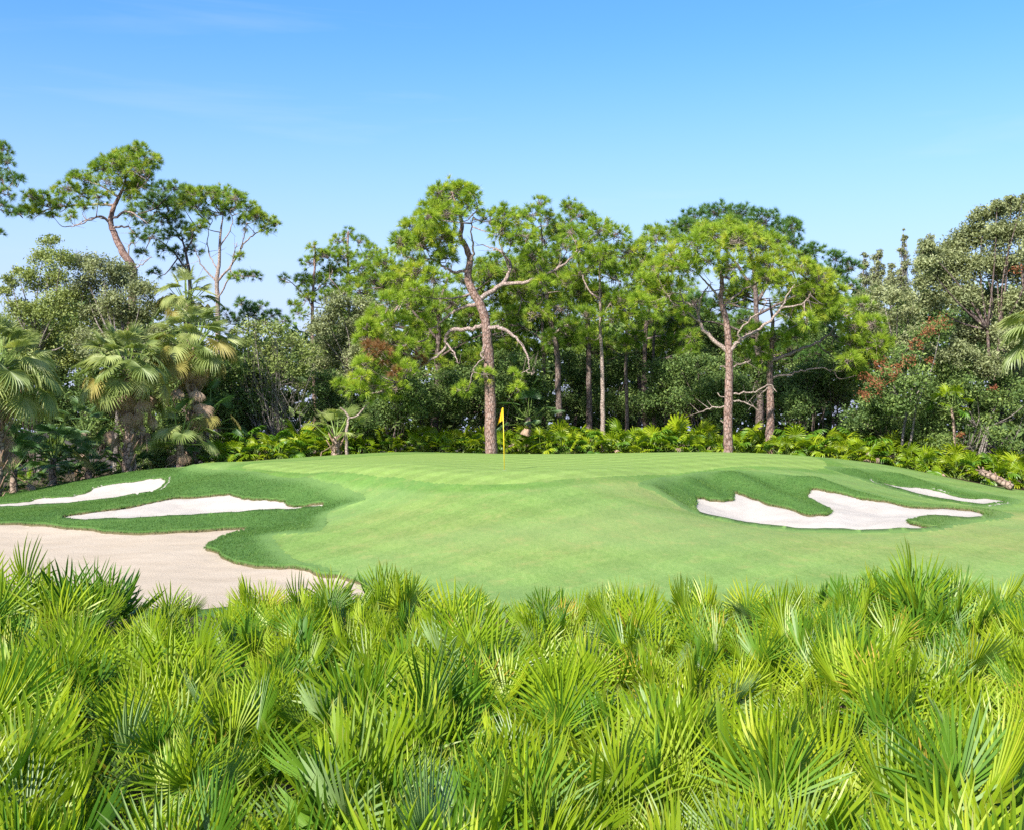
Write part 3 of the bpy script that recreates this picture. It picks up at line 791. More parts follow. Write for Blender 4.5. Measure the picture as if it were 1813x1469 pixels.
# ------------------------------------------------------------------ trees
def tuft_needles(C, D, r, nper, length, width, spread=1.25):
    """needle bundles at C pointing along D: one thin triangle per needle"""
    N = len(C)
    c = np.repeat(C, nper, 0); d = np.repeat(D, nper, 0)
    v = r.normal(0, 1, (N * nper, 3)); v /= np.linalg.norm(v, axis=1)[:, None]
    n = d + v * spread * r.uniform(0.35, 1.0, (N * nper, 1)); n /= np.linalg.norm(n, axis=1)[:, None]
    ln = length * r.uniform(0.7, 1.15, (N * nper, 1))
    s = np.cross(n, r.normal(0, 1, n.shape)); s /= np.linalg.norm(s, axis=1)[:, None]
    tip = c + n * ln; tip[:, 2] -= 0.10 * ln[:, 0]
    b = c + n * ln * 0.06
    w = width * r.uniform(0.7, 1.3, (N * nper, 1))
    return np.stack([b - s * w, b + s * w, tip], 1).reshape(-1, 3)

def nearest(pts, q):
    d = ((q[:, None] - pts[None]) ** 2).sum(2)
    return d.argmin(1)

def blob_points(r, c, rad, n, flat=0.8, inner=0.45, up=0.25):
    v = r.normal(0, 1, (n, 3)); v /= np.linalg.norm(v, axis=1)[:, None]
    v[:, 2] = np.where((v[:, 2] < -0.2) & (r.random(n) < 0.6), -v[:, 2], v[:, 2])
    q = r.uniform(inner ** 2, 1, n) ** 0.5
    p = c + v * (rad * q)[:, None] * np.array([1, 1, flat])
    d = v + np.array([0, 0, up]); d /= np.linalg.norm(d, axis=1)[:, None]
    return p, d

def pine(label, base, Y, trunk, limbs, blobs, mat, seed, r0=0.28, depth=2.5, name='pine_tree', group='pines behind the putting green', dens=1.0, bark='pine_bark', limb_mat='pine_limb',
         stubs=(), brown=(), mean=0.55, fill=0.3, nlen=0.40, nper=42, twig_r=0.012):
    r = np.random.default_rng(seed)
    bx = (base - 906.5) / F_PX * Y; bz = tz(bx, Y)
    root = link(name, None, loc=(bx, Y, bz), label=label, cat='pine tree', group=group)
    O = np.array([bx, Y, bz])
    tp = np.array([P(a, b, Y) for a, b in trunk])
    if tp[0][2] > bz - 0.1:
        tp = np.vstack([[bx + (tp[0][0] - bx) * 0.2, Y, bz - 0.25], tp])
    else:
        tp[0][2] = bz - 0.25
    tp = spline(tp, 5)
    tp[1:-1] += r.normal(0, 0.012, tp[1:-1].shape)
    s = np.linspace(0, 1, len(tp))
    rad = r0 * (1 - s) ** 0.75 + 0.03; rad[0] *= 1.25
    g = Geo(); g.tube(tp - O, rad, 12, 0.5, 0.05, r)
    link('trunk', g.mesh('pine_trunk', M[bark]), root)
    skel = [tp]
    for lm in list(limbs) + list(stubs):
        dead = lm in stubs
        rr, pts = lm[0], lm[1]
        dy = r.uniform(-1, 1) * (0.6 if dead else 1.8)
        m = len(pts); lp = np.array([P(a, b, Y + dy * k / max(1, m - 1)) for k, (a, b) in enumerate(pts)])
        # start on the trunk or a limb already built
        allp = np.vstack(skel); j = ((allp - lp[0]) ** 2).sum(1).argmin(); lp[0] = allp[j]
        lp = spline(lp, 5); lp[1:] += r.normal(0, 0.03, lp[1:].shape)
        g = Geo(); g.tube(lp - O, np.linspace(rr, 0.02 if not dead else 0.025, len(lp)), 7, 0.5, 0.05, r)
        if not dead or len(pts) > 2:                      # a few bare side twigs
            ii = r.integers(len(lp) // 3, len(lp), 5)
            e = lp[ii] + r.normal(0, 0.45, (5, 3)) + np.array([0, 0, 0.15])
            g.sticks(lp[ii] - O, e - O, 0.018, 0.006)
        link('dead_limb' if dead else 'limb', g.mesh('pine_limb', M['pale_limb' if dead else limb_mat]), root)
        skel.append(lp)
    sk = np.vstack(skel)
    tw, cv, ca = Geo(), [], []
    blobs = list(blobs) + [(a_ + r.uniform(-0.9, 0.9) * c_, b_ + r.uniform(-0.2, 0.9) * c_, c_ * 0.85) for a_, b_, c_ in blobs if c_ > 11 and r.random() < fill]
    for bi, (px, py, rp) in enumerate(list(blobs) + list(brown)):
        isb = bi >= len(blobs)
        c = P(px, py, Y); dy = r.uniform(-depth, depth)
        c = P(px, py, Y + dy); rm = rp / F_PX * (Y + dy) * 1.26
        n = max(6, int(dens * (44 if not isb else 34) * rm * rm + 8))
        p, d = blob_points(r, c, rm, n)
        j = nearest(sk[len(tp) // 2:], c[None])[0]; a = sk[len(tp) // 2:][j]
        mid = (a + c) / 2 + np.array([0, 0, -0.12 * np.linalg.norm(a - c)]) + r.normal(0, 0.12, 3)
        ln = np.linalg.norm(c - a)
        path = spline(np.array([a, mid, c]), 3)
        tw.tube(path - O, np.linspace(min(0.07, 0.02 + 0.012 * ln), 0.014, len(path)), 5, 0.5)
        k = n
        tw.sticks(np.repeat(c[None], k, 0) - O + r.normal(0, 0.12, (k, 3)) * rm, p[:k] - O, twig_r * 1.3, twig_r * 0.7)
        V = tuft_needles(p, d, r, nper, nlen, 0.0125)
        tone = np.clip(r.normal(mean, 0.09) + r.normal(0, 0.19, n), 0, 1)
        t = np.clip(np.repeat(tone, nper) + r.normal(0, 0.07, n * nper), 0, 1)
        cv.append((V - O, np.repeat(t, 3), isb))
    link('twigs', tw.mesh('pine_twigs', M[limb_mat]), root, kind='stuff')
    for flag, nm, mt in ((False, 'crown', mat), (True, 'brown_needles', 'needle_brown')):
        vs = [x for x in cv if x[2] == flag]
        if not vs: continue
        V = np.concatenate([x[0] for x in vs]); a = np.concatenate([x[1] for x in vs])
        link(nm, mesh_np('pine_' + nm, V, [np.arange(len(V)).reshape(-1, 3)], M[mt], {'tint': a}, smooth=False), root)
    return root

def leaf_cloud(r, C, R, n, size, flat=0.85, clump=0.20, nclump=16):
    """leaf diamonds gathered in clumps through one rounded mass; returns verts and tints"""
    k = max(5, int(nclump)); cc, _ = blob_points(r, C, R, k, flat, 0.35)
    tone = r.normal(0, 0.14, k)
    i = r.integers(0, k, n)
    p = cc[i] + r.normal(0, clump * R, (n, 3)) * np.array([1, 1, 0.75])
    nrm = r.normal(0, 1, (n, 3)) + np.array([0.1, -0.15, 0.7]); nrm /= np.linalg.norm(nrm, axis=1)[:, None]
    u = np.cross(nrm, r.normal(0, 1, (n, 3))); u /= np.linalg.norm(u, axis=1)[:, None]
    v = np.cross(nrm, u)
    s = size * r.uniform(0.6, 1.3, (n, 1))
    V = np.stack([p - u * s, p + v * s * 0.45 + nrm * s * 0.12, p + u * s, p - v * s * 0.45 + nrm * s * 0.12], 1).reshape(-1, 4, 3)
    return V, tone[i]

def broadleaf(name, label, cat, base, Y, blobs, mat, seed, leaf=0.088, dens=1.0, depth=1.8, r0=0.18, stems=1, bark='oak_bark', group=None, mean=0.5, whips=0, bare=0, red=(), base_z=None, stem_spread=0.5, berries=None):
    r = np.random.default_rng(seed)
    bx = (base - 906.5) / F_PX * Y; bz = tz(bx, Y) if base_z is None else base_z
    O = np.array([bx, Y, bz])
    root = link(name, None, loc=O, label=label, cat=cat, group=group)
    cs, rs = [], []
    if name == 'distant_tree': blobs = [(a + r.uniform(-4, 4), b + r.uniform(-8, 8), c * r.uniform(0.5, 1.0)) for a, b, c in blobs for _ in range(4)]
    for (px, py, rp) in blobs:
        yy = Y + r.uniform(-depth, depth); cs.append(P(px, py, yy)); rs.append(rp / F_PX * yy * 1.18)
    cs = np.array(cs); rs = np.array(rs); top = cs.mean(0); top[2] = bz + (top[2] - bz) * 0.72
    g = Geo(); sk = []
    for q in range(stems):
        tgt = top + np.array([r.normal(0, stem_spread) * (q > 0), r.normal(0, 0.4), 0])
        b = O + np.array([r.normal(0, 0.25) * (q > 0), r.normal(0, 0.2) * (q > 0), -0.2])
        pts = spline(np.array([b, b * 0.6 + tgt * 0.4 + r.normal(0, 0.15, 3), tgt]), 5)
        g.tube(pts - O, np.linspace(r0, r0 * 0.4, len(pts)), 8, 0.5, 0.06, r); sk.append(pts)
    link('trunk', g.mesh(name + '_trunk', M[bark]), root)
    S = np.vstack(sk); g = Geo()
    for c, rm in zip(cs, rs):
        j = ((S - c) ** 2).sum(1) + 2.0 * np.clip(S[:, 2] - c[2], 0, None) ** 2
        a = S[j.argmin()]
        mid = (a + c) / 2 + r.normal(0, 0.15, 3) - np.array([0, 0, 0.1])
        pts = spline(np.array([a, mid, c]), 4)
        g.tube(pts - O, np.linspace(r0 * 0.38, 0.015, len(pts)), 6, 0.5, 0.04, r)
        k = int(10 + whips * 14)
        p, d = blob_points(r, c, rm * (1.0 + 0.12 * whips), k, 0.9, 0.6)
        st = c + (p - c) * r.uniform(0.0, 0.45, (k, 1))
        g.sticks(st - O, p - O, 0.012, 0.005)
    if bare:
        k = bare
        st = O + np.stack([r.normal(0, 0.5, k), r.normal(0, 0.4, k), r.uniform(0, 0.8, k)], 1)
        tg = cs[r.integers(0, len(cs), k)] + r.normal(0, 0.6, (k, 3))
        md = st * 0.5 + tg * 0.5 + r.normal(0, 0.45, (k, 3))
        g.sticks(st - O, md - O, 0.022, 0.014); g.sticks(md - O, tg - O, 0.014, 0.006)
        e = md + r.normal(0, 0.8, (k, 3)); g.sticks(md - O, e - O, 0.012, 0.005)
    link('branches', g.mesh(name + '_branches', M[bark]), root, kind='stuff')
    def cloud(part, mt, lst, dens_, sz, mn):
        Vs, As = [], []
        for c, rm in lst:
            n = int(dens_ * 1750 * rm * rm * (0.075 / sz) ** 1.5) + 40
            V, t = leaf_cloud(r, c, rm, n, sz, nclump=26 + 10 * rm, clump=0.25)
            Vs.append(V); As.append(np.clip(mn + r.normal(0, 0.06) + t + r.normal(0, 0.16, n), 0, 1))
        V = np.concatenate(Vs).reshape(-1, 3) - O; a = np.repeat(np.concatenate(As), 4)
        link(part, mesh_np(name + '_' + part, V, [np.arange(len(V)).reshape(-1, 4)], M[mt], {'tint': a}, smooth=False), root)
    cloud('crown', mat, list(zip(cs, rs)), dens, leaf, mean)
    if red:
        lst = []
        for (px, py, rp) in red:
            yy = Y - depth * 0.9; lst.append((P(px, py, yy), rp / F_PX * yy * 1.5))
        cloud('red_leaves', 'leaf_red', lst, 0.20, leaf * 0.75, 0.45)
    return root

# --- the pines
pine('tall pine with a bent trunk and crooked sweeping limbs behind the yellow flag', 870, 60,
     [(870, 803), (869, 740), (867, 680), (864, 620), (860, 575), (852, 545), (836, 515), (828, 492), (832, 462), (826, 440), (815, 420), (818, 395), (806, 360), (800, 340)],
     [(0.13, [(866, 580), (885, 582), (905, 592), (925, 612), (935, 635), (937, 655)]),
      (0.13, [(858, 577), (830, 583), (800, 587), (788, 598), (790, 614), (768, 635), (735, 652), (712, 668), (700, 682)]),
      (0.06, [(790, 612), (803, 625), (812, 645)]),
      (0.11, [(848, 540), (815, 546), (792, 560), (768, 582), (752, 603)]),
      (0.15, [(853, 530), (880, 510), (897, 494), (903, 472), (890, 450), (872, 440), (850, 434)]),
      (0.11, [(897, 497), (935, 499), (965, 488), (995, 470), (1014, 456), (1021, 440), (1018, 425)]),
      (0.09, [(833, 482), (805, 482), (790, 476), (770, 462), (745, 460), (722, 456), (708, 448)]),
      (0.08, [(830, 465), (838, 445), (834, 410), (838, 380)]),
      (0.06, [(903, 470), (885, 430), (890, 400)]),
      (0.06, [(840, 520), (790, 530), (745, 525), (715, 530)]),
      (0.05, [(858, 600), (852, 625), (855, 635), (840, 650), (833, 675)])],
     [(800, 348, 30), (772, 368, 24), (830, 368, 20), (795, 382, 24), (818, 342, 20), (776, 345, 18), (838, 345, 12), (756, 385, 14), (735, 410, 24), (762, 404, 24), (720, 430, 20), (748, 440, 24), (780, 424, 24),
      (706, 442, 16), (802, 430, 18), (868, 394, 17), (895, 384, 20), (918, 398, 22), (886, 412, 18), (932, 420, 20), (905, 430, 16), (740, 478, 26), (706, 498, 24), (768, 500, 22), (690, 538, 22), (730, 540, 22),
      (666, 568, 22), (700, 575, 24), (745, 572, 16), (655, 602, 22), (690, 640, 16), (648, 648, 16), (720, 656, 14), (662, 688, 22), (626, 690, 14), (700, 690, 16), (640, 670, 14), (604, 684, 12), (735, 515, 18),
      (860, 664, 11), (918, 690, 11), (822, 690, 13), (912, 664, 7), (945, 455, 18), (962, 500, 14), (1010, 415, 16), (1030, 445, 10), (790, 455, 16), (650, 580, 16), (720, 610, 12)],
     'needle_lime', 11, r0=0.31, depth=2.2, dens=1.15, brown=[(675, 624, 17), (738, 640, 12), (655, 618, 12), (700, 660, 9)], mean=0.55, nper=46,
     stubs=[(0.03, [(866, 590), (880, 596), (890, 594)]), (0.03, [(935, 650), (925, 665), (918, 680)]), (0.025, [(937, 652), (945, 660), (940, 664)])], limb_mat='pine_limb')

pine('straight pale-trunked pine with forked limbs and a wide domed lime crown', 1289, 58,
     [(1289, 803), (1289, 750), (1290, 700), (1291, 660), (1291, 625), (1288, 590), (1284, 560), (1276, 533), (1278, 505), (1277, 485), (1272, 460), (1276, 435)],
     [(0.12, [(1286, 626), (1257, 598), (1240, 574), (1235, 550), (1217, 537), (1192, 533), (1170, 517)]),
      (0.06, [(1236, 552), (1240, 530), (1249, 514), (1262, 500)]),
      (0.05, [(1240, 574), (1215, 552), (1195, 540), (1180, 520)]),
      (0.12, [(1295, 624), (1308, 605), (1347, 582), (1383, 546), (1396, 520), (1405, 505)]),
      (0.07, [(1308, 604), (1311, 584), (1345, 552), (1358, 535)]),
      (0.06, [(1383, 546), (1419, 539), (1436, 519)]),
      (0.07, [(1276, 535), (1257, 508), (1242, 492), (1215, 475)]),
      (0.06, [(1284, 540), (1318, 513), (1351, 497), (1366, 485), (1400, 470)]),
      (0.04, [(1217, 537), (1205, 520), (1180, 525)])],
     [(1270, 424, 28), (1230, 438, 24), (1310, 430, 26), (1192, 455, 24), (1345, 444, 26), (1162, 480, 22), (1385, 464, 26), (1420, 480, 24), (1450, 500, 24), (1478, 520, 18), (1216, 478, 22), (1255, 464, 22),
      (1300, 474, 22), (1340, 486, 22), (1380, 503, 20), (1425, 522, 22), (1464, 540, 20), (1150, 518, 18), (1185, 508, 20), (1132, 535, 14), (1162, 545, 14), (1402, 548, 14), (1438, 556, 14), (1290, 405, 18),
      (1250, 408, 16), (1330, 415, 18), (1210, 555, 10), (1365, 430, 18), (1140, 500, 12)],
     'needle_lime', 12, r0=0.23, depth=2.2, dens=1.2, mean=0.62, nper=46, bark='pine_bark', limb_mat='pale_limb',
     stubs=[(0.05, [(1296, 700), (1318, 696), (1338, 694), (1362, 681), (1374, 694)]), (0.045, [(1296, 711), (1318, 712), (1347, 729)]), (0.045, [(1284, 716), (1256, 724), (1238, 730)]),
            (0.05, [(1294, 654), (1312, 645), (1331, 637)]), (0.035, [(1286, 656), (1276, 648)]), (0.03, [(1288, 708), (1270, 698)]), (0.03, [(1287, 752), (1275, 743)])])

pine('reddish pine standing close behind the domed pine with one long drooping bough', 1363, 62,
     [(1363, 775), (1364, 720), (1363, 660), (1366, 610), (1368, 570), (1362, 530)],
     [(0.12, [(1366, 640), (1385, 632), (1415, 620), (1445, 608), (1468, 592), (1482, 575), (1495, 560)]), (0.06, [(1465, 594), (1490, 598), (1510, 612)]), (0.05, [(1445, 608), (1470, 630), (1500, 650)]),
      (0.07, [(1366, 610), (1400, 580), (1430, 570)])],
     [(1526, 543, 16), (1540, 578, 22), (1510, 580, 16), (1556, 610, 22), (1524, 620, 20), (1570, 626, 14), (1502, 640, 16), (1538, 645, 14), (1520, 664, 12), (1370, 600, 18), (1400, 588, 18), (1342, 620, 14),
      (1470, 566, 16), (1430, 586, 14), (1488, 552, 14), (1505, 610, 14), (1330, 590, 16), (1350, 640, 10)],
     'needle_lime', 13, r0=0.24, depth=1.6, mean=0.5, bark='pine_bark', dens=1.25,
     stubs=[(0.07, [(1372, 666), (1400, 662), (1430, 655), (1455, 652), (1478, 657)]), (0.04, [(1366, 680), (1345, 700), (1335, 712)])])

pine('big dark green pine whose flat crown rises above the domed lime pine', 1345, 74,
     [(1345, 790), (1345, 680), (1340, 580), (1335, 480), (1320, 420)],
     [(0.12, [(1338, 540), (1380, 480), (1420, 460)]), (0.12, [(1338, 520), (1290, 450), (1250, 410)]), (0.1, [(1340, 560), (1420, 520), (1480, 500)]), (0.1, [(1340, 600), (1260, 570), (1200, 575)])],
     [(1230, 390, 22), (1270, 381, 24), (1310, 384, 24), (1350, 394, 26), (1390, 410, 22), (1216, 408, 18), (1330, 412, 24), (1375, 430, 24), (1290, 402, 22), (1250, 410, 22), (1404, 434, 16), (1440, 450, 20),
      (1480, 460, 16), (1500, 480, 20), (1470, 490, 20), (1505, 510, 18), (1490, 540, 18), (1200, 400, 14), (1400, 400, 14), (1430, 480, 20), (1180, 580, 22), (1210, 600, 22), (1250, 580, 22), (1310, 570, 20),
      (1400, 620, 18), (1440, 630, 18), (1230, 540, 22), (1460, 540, 20)],
     'needle_dark', 14, r0=0.30, depth=3.0, bark='dark_bark', limb_mat='dark_bark', mean=0.5, dens=1.0, nlen=0.40)

pine('leaning dark-trunked pine, first trunk beyond the flag side of the grove', 985, 66,
     [(992, 780), (990, 740), (988, 680), (986, 620), (976, 575), (968, 530), (962, 470), (958, 400)],
     [(0.09, [(980, 590), (1000, 570), (1012, 545)]), (0.08, [(972, 560), (950, 545), (925, 530)]), (0.08, [(965, 500), (990, 470), (1005, 440)]), (0.07, [(962, 480), (940, 450)])],
     [(955, 363, 14), (940, 384, 18), (970, 392, 18), (964, 428, 22), (1000, 440, 22), (930, 444, 20), (985, 474, 24), (945, 480, 22), (1010, 505, 22), (960, 520, 22), (920, 520, 20), (990, 548, 22), (945, 560, 20),
      (908, 560, 18), (1010, 580, 16), (975, 600, 14)],
     'needle_mid', 15, r0=0.21, depth=2.2, bark='dark_bark', mean=0.6)
pine('slim pale straight pine trunk nearest the wide palmetto clump in the grove', 1067, 64,
     [(1068, 780), (1067, 720), (1066, 650), (1063, 580), (1062, 500), (1062, 430)],
     [(0.07, [(1063, 560), (1085, 530), (1100, 500)]), (0.07, [(1063, 540), (1040, 510), (1030, 480)]), (0.06, [(1062, 490), (1090, 455)])],
     [(1060, 410, 24), (1090, 420, 22), (1036, 430, 20), (1070, 455, 24), (1110, 450, 22), (1040, 480, 22), (1085, 495, 24), (1120, 490, 20), (1060, 530, 22), (1100, 535, 22), (1036, 560, 18), (1085, 570, 20),
      (1118, 560, 16), (1050, 598, 14)],
     'needle_lime', 16, r0=0.13, depth=2.0, bark='pale_limb', mean=0.45)
pine('grey-brown pine trunk just beside the slim pale one in the grove', 1043, 68,
     [(1043, 780), (1043, 700), (1042, 620), (1038, 540), (1020, 440), (1012, 390)], [(0.08, [(1040, 560), (1010, 540), (1000, 590)]), (0.07, [(1030, 480), (1045, 430)])],
     [(1010, 370, 16), (1026, 384, 14), (996, 400, 16), (1045, 395, 18), (1015, 420, 20), (1030, 450, 20), (1000, 600, 16), (985, 420, 16), (1025, 520, 20), (1050, 520, 18)], 'needle_mid', 17, r0=0.20, depth=1.8,
     bark='dark_bark', mean=0.5)
pine('thin dark pine wrapped in climbing leaves in the middle of the grove', 1110, 67, [(1110, 790), (1110, 720), (1108, 640), (1112, 560), (1140, 460)], [(0.06, [(1110, 600), (1125, 590)])],
     [(1140, 440, 18), (1160, 425, 20), (1130, 470, 20), (1165, 460, 18), (1145, 500, 20), (1125, 600, 14), (1150, 570, 16), (1128, 530, 16), (1108, 610, 12)], 'needle_mid', 18, r0=0.12, depth=1.8, bark='dark_bark', mean=0.55)
pine('thick shaggy pine trunk beside its thin twin in the grove', 1143, 70, [(1143, 790), (1143, 720), (1141, 640), (1150, 540), (1180, 440)], [(0.08, [(1142, 610), (1170, 595), (1195, 600)])],
     [(1155, 414, 15), (1180, 420, 17), (1200, 430, 16), (1185, 568, 18), (1170, 600, 16), (1200, 608, 16), (1160, 530, 18), (1130, 560, 16)], 'needle_mid', 19, r0=0.25, depth=1.8, bark='dark_bark', mean=0.45)
pine('thin twin trunk of the shaggy pine in the grove', 1158, 69, [(1158, 790), (1157, 720), (1156, 640), (1165, 560), (1200, 520)], [(0.05, [(1158, 640), (1180, 632)])],
     [(1180, 640, 14), (1210, 580, 16), (1218, 630, 18), (1195, 540, 16), (1175, 505, 16), (1225, 600, 16)], 'needle_mid', 20, r0=0.12, depth=1.5, bark='dark_bark', mean=0.5)
pine('slender pine trunk half hidden between the flag and the leaning pine', 963, 72, [(962, 780), (963, 700), (962, 620), (955, 540), (930, 470)], [(0.06, [(960, 600), (930, 580)])],
     [(920, 470, 18), (900, 500, 18), (930, 500, 18), (890, 540, 18), (925, 560, 18), (940, 520, 18), (880, 600, 18), (920, 600, 18), (945, 620, 14)], 'needle_mid', 21, r0=0.16, depth=1.8, bark='dark_bark', mean=0.45)
pine('dense pine filling the gap behind the bent pine with the crooked limbs', 770, 70, [(770, 790), (772, 700), (775, 620), (780, 540), (800, 470)],
     [(0.1, [(775, 600), (720, 540), (680, 510)]), (0.1, [(780, 560), (850, 510), (890, 480)]), (0.08, [(775, 640), (840, 600), (890, 590)])],
     [(660, 455, 16), (680, 470, 20), (640, 480, 16), (660, 500, 22), (700, 480, 22), (640, 520, 18), (620, 500, 12), (680, 530, 22), (720, 520, 22), (850, 480, 24), (880, 470, 24), (870, 520, 24), (910, 480, 22),
      (850, 560, 20), (890, 570, 20), (800, 540, 20), (780, 600, 18), (820, 610, 18), (900, 620, 18), (760, 550, 20), (930, 610, 16), (820, 500, 18), (700, 610, 18), (740, 620, 18), (780, 650, 18), (720, 680, 18),
      (790, 700, 16), (670, 690, 14)],
     'needle_mid', 22, r0=0.26, depth=2.0, bark='dark_bark', limb_mat='dark_bark', mean=0.58)
pine('thin open pine against the sky beside the gap in the trees', 552, 78, [(558, 790), (556, 660), (553, 580), (554, 520), (558, 450), (556, 430)],
     [(0.05, [(553, 540), (535, 520), (515, 500), (503, 495)]), (0.05, [(554, 520), (575, 500), (590, 480)])],
     [(555, 438, 9), (550, 468, 14), (574, 455, 12), (540, 500, 14), (565, 500, 16), (590, 480, 14), (546, 530, 16), (575, 530, 16), (530, 555, 10), (600, 520, 16), (595, 550, 12), (504, 494, 6), (520, 540, 9)],
     'needle_mid', 23, r0=0.14, depth=1.5, mean=0.55, group='pines on the skyline')
pine('pointed open pine rising behind the olive oaks near the sky gap', 617, 80, [(617, 790), (617, 640), (617, 530), (616, 440), (617, 410)],
     [(0.05, [(617, 500), (640, 470), (655, 445)]), (0.05, [(617, 490), (595, 465), (588, 450)])],
     [(617, 414, 9), (600, 430, 12), (635, 430, 12), (645, 455, 9), (590, 450, 12), (615, 450, 14), (630, 475, 12), (600, 480, 12), (655, 440, 8), (645, 500, 14), (665, 470, 10), (620, 505, 14)],
     'needle_mid', 24, r0=0.15, depth=1.5, mean=0.5, group='pines on the skyline')
pine('tallest leaning pine with a ragged crown and broken lower limbs on the skyline', 232, 72,
     [(234, 790), (232, 600), (236, 500), (233, 470), (216, 445), (204, 418), (196, 395), (200, 372), (210, 350), (219, 330), (224, 308)],
     [(0.09, [(198, 393), (178, 384), (155, 392), (128, 402)]), (0.09, [(207, 366), (165, 362), (112, 366), (82, 372), (60, 388)]), (0.08, [(210, 350), (182, 332), (158, 322)]),
      (0.09, [(198, 392), (222, 376), (242, 382), (262, 396)]), (0.06, [(220, 330), (245, 310), (256, 290)]), (0.05, [(215, 340), (245, 335), (262, 320)])],
     [(245, 270, 16), (262, 285, 14), (225, 280, 18), (200, 285, 16), (185, 300, 18), (215, 305, 18), (245, 305, 18), (266, 300, 11), (170, 300, 12), (150, 320, 16), (190, 325, 16), (225, 325, 16), (250, 330, 12),
      (130, 315, 10), (120, 335, 16), (100, 345, 12), (145, 345, 18), (175, 350, 14), (75, 350, 10), (85, 365, 12), (55, 350, 12), (60, 375, 12), (110, 365, 12), (44, 370, 7), (150, 368, 10), (95, 385, 8), (125, 384, 8),
      (235, 350, 12), (240, 262, 8)],
     'needle_mid', 25, r0=0.30, depth=1.8, mean=0.6, group='pines on the skyline', limb_mat='pine_limb', dens=1.1,
     stubs=[(0.08, [(206, 402), (225, 402), (238, 414)]), (0.06, [(234, 478), (228, 445), (233, 430), (240, 436)]), (0.05, [(234, 480), (248, 470), (268, 455)]), (0.04, [(190, 388), (165, 386), (140, 396), (127, 402)])])
pine('airy pine with pale spreading branches beside the sky gap', 385, 74, [(386, 790), (385, 640), (386, 560), (384, 500), (388, 465), (390, 420), (395, 380)],
     [(0.07, [(384, 503), (366, 482), (352, 458), (344, 438)]), (0.08, [(387, 500), (410, 470), (425, 444), (442, 420), (470, 405), (494, 396)]), (0.05, [(386, 480), (373, 456), (367, 428), (372, 400)]),
      (0.05, [(392, 440), (410, 402), (408, 372)]), (0.06, [(389, 530), (404, 495), (414, 455), (420, 430)]), (0.04, [(425, 444), (432, 415), (436, 395)]), (0.03, [(405, 492), (430, 492), (455, 488)])],
     [(345, 345, 14), (370, 344, 16), (395, 345, 16), (420, 355, 16), (440, 370, 16), (455, 385, 14), (475, 392, 12), (410, 375, 16), (385, 370, 14), (435, 395, 12), (365, 385, 12), (350, 370, 14), (470, 405, 8),
      (490, 400, 7), (430, 490, 10), (450, 490, 8), (415, 490, 7), (425, 455, 6), (340, 410, 12), (355, 400, 10), (330, 355, 12)],
     'needle_mid', 26, r0=0.20, depth=1.6, mean=0.6, group='pines on the skyline', bark='pale_limb', limb_mat='pale_limb', dens=1.0)
pine('darker pine between the tallest leaning pine and the airy one', 338, 77, [(340, 790), (338, 620), (336, 500), (330, 455), (320, 410)],
     [(0.07, [(334, 490), (300, 440), (270, 420)]), (0.06, [(330, 450), (340, 420), (345, 400)]), (0.06, [(325, 430), (295, 390), (275, 370)])],
     [(290, 335, 13), (310, 335, 13), (275, 350, 13), (265, 370, 14), (295, 365, 16), (320, 360, 14), (330, 340, 12), (255, 395, 14), (285, 395, 16), (310, 390, 14), (270, 420, 14), (300, 420, 14), (325, 405, 12),
      (245, 420, 10), (240, 375, 12), (315, 450, 12), (290, 445, 10), (345, 445, 10), (275, 485, 8), (335, 425, 10), (250, 450, 8), (320, 480, 10)],
     'needle_dark', 27, r0=0.18, depth=1.6, mean=0.75, group='pines on the skyline', bark='dark_bark', limb_mat='dark_bark')
pine('pine mostly cut off by the edge of the view above the olive oak', -60, 70, [(-60, 790), (-58, 600), (-50, 450), (-40, 360), (-30, 300)],
     [(0.06, [(-45, 400), (-10, 372), (12, 375), (35, 380)]), (0.06, [(-40, 350), (0, 340), (25, 325)])],
     [(5, 266, 12), (12, 290, 10), (25, 316, 10), (5, 320, 10), (35, 320, 7), (10, 345, 12), (0, 365, 10), (22, 376, 8), (-20, 300, 18), (-30, 350, 18), (-5, 285, 12), (36, 380, 6), (0, 415, 5)],
     'needle_dark', 28, r0=0.25, depth=1.0, mean=0.7, group='pines on the skyline')
pine('low distant pine under the sky gap', 440, 86, [(440, 790), (440, 640), (440, 560)], [(0.06, [(440, 585), (415, 575), (398, 578)])],
     [(430, 540, 12), (460, 545, 12), (400, 558, 10), (482, 560, 12), (445, 560, 16), (420, 570, 14), (500, 570, 10), (470, 575, 14)], 'needle_dark', 29, r0=0.15, depth=2, mean=0.6, group='pines on the skyline', bark='dark_bark')

_rf = random.Random(55)
for lb_, bx_, Y_, x0, x1, y0, y1, nb, sd in (('backing pine filling the grove between the bent pine and the slim pale trunk', 905, 75, 860, 1040, 440, 640, 34, 71),
                                        ('backing pine filling the grove behind the shaggy twin trunks', 1130, 76, 1030, 1240, 450, 640, 34, 72),
                                        ('backing pine behind the forked limbs of the domed pine', 1280, 78, 1200, 1460, 470, 640, 36, 73),
                                        ('backing pine closing the view between the oak and the bent pine', 700, 76, 640, 860, 470, 680, 34, 74)):
    bl_ = [(_rf.uniform(x0, x1), y0 + (y1 - y0) * _rf.random() ** 0.9, _rf.uniform(16, 25)) for _ in range(nb)]
    pine(lb_, bx_, Y_, [(bx_, 790), (bx_ + 3, 700), (bx_ - 3, 600), (bx_, y0 + 20)], [], bl_, 'needle_mid', sd, r0=0.2, depth=2.0, bark='dark_bark', limb_mat='dark_bark', mean=0.55, dens=0.85, nper=30, group='backing pines of the grove')
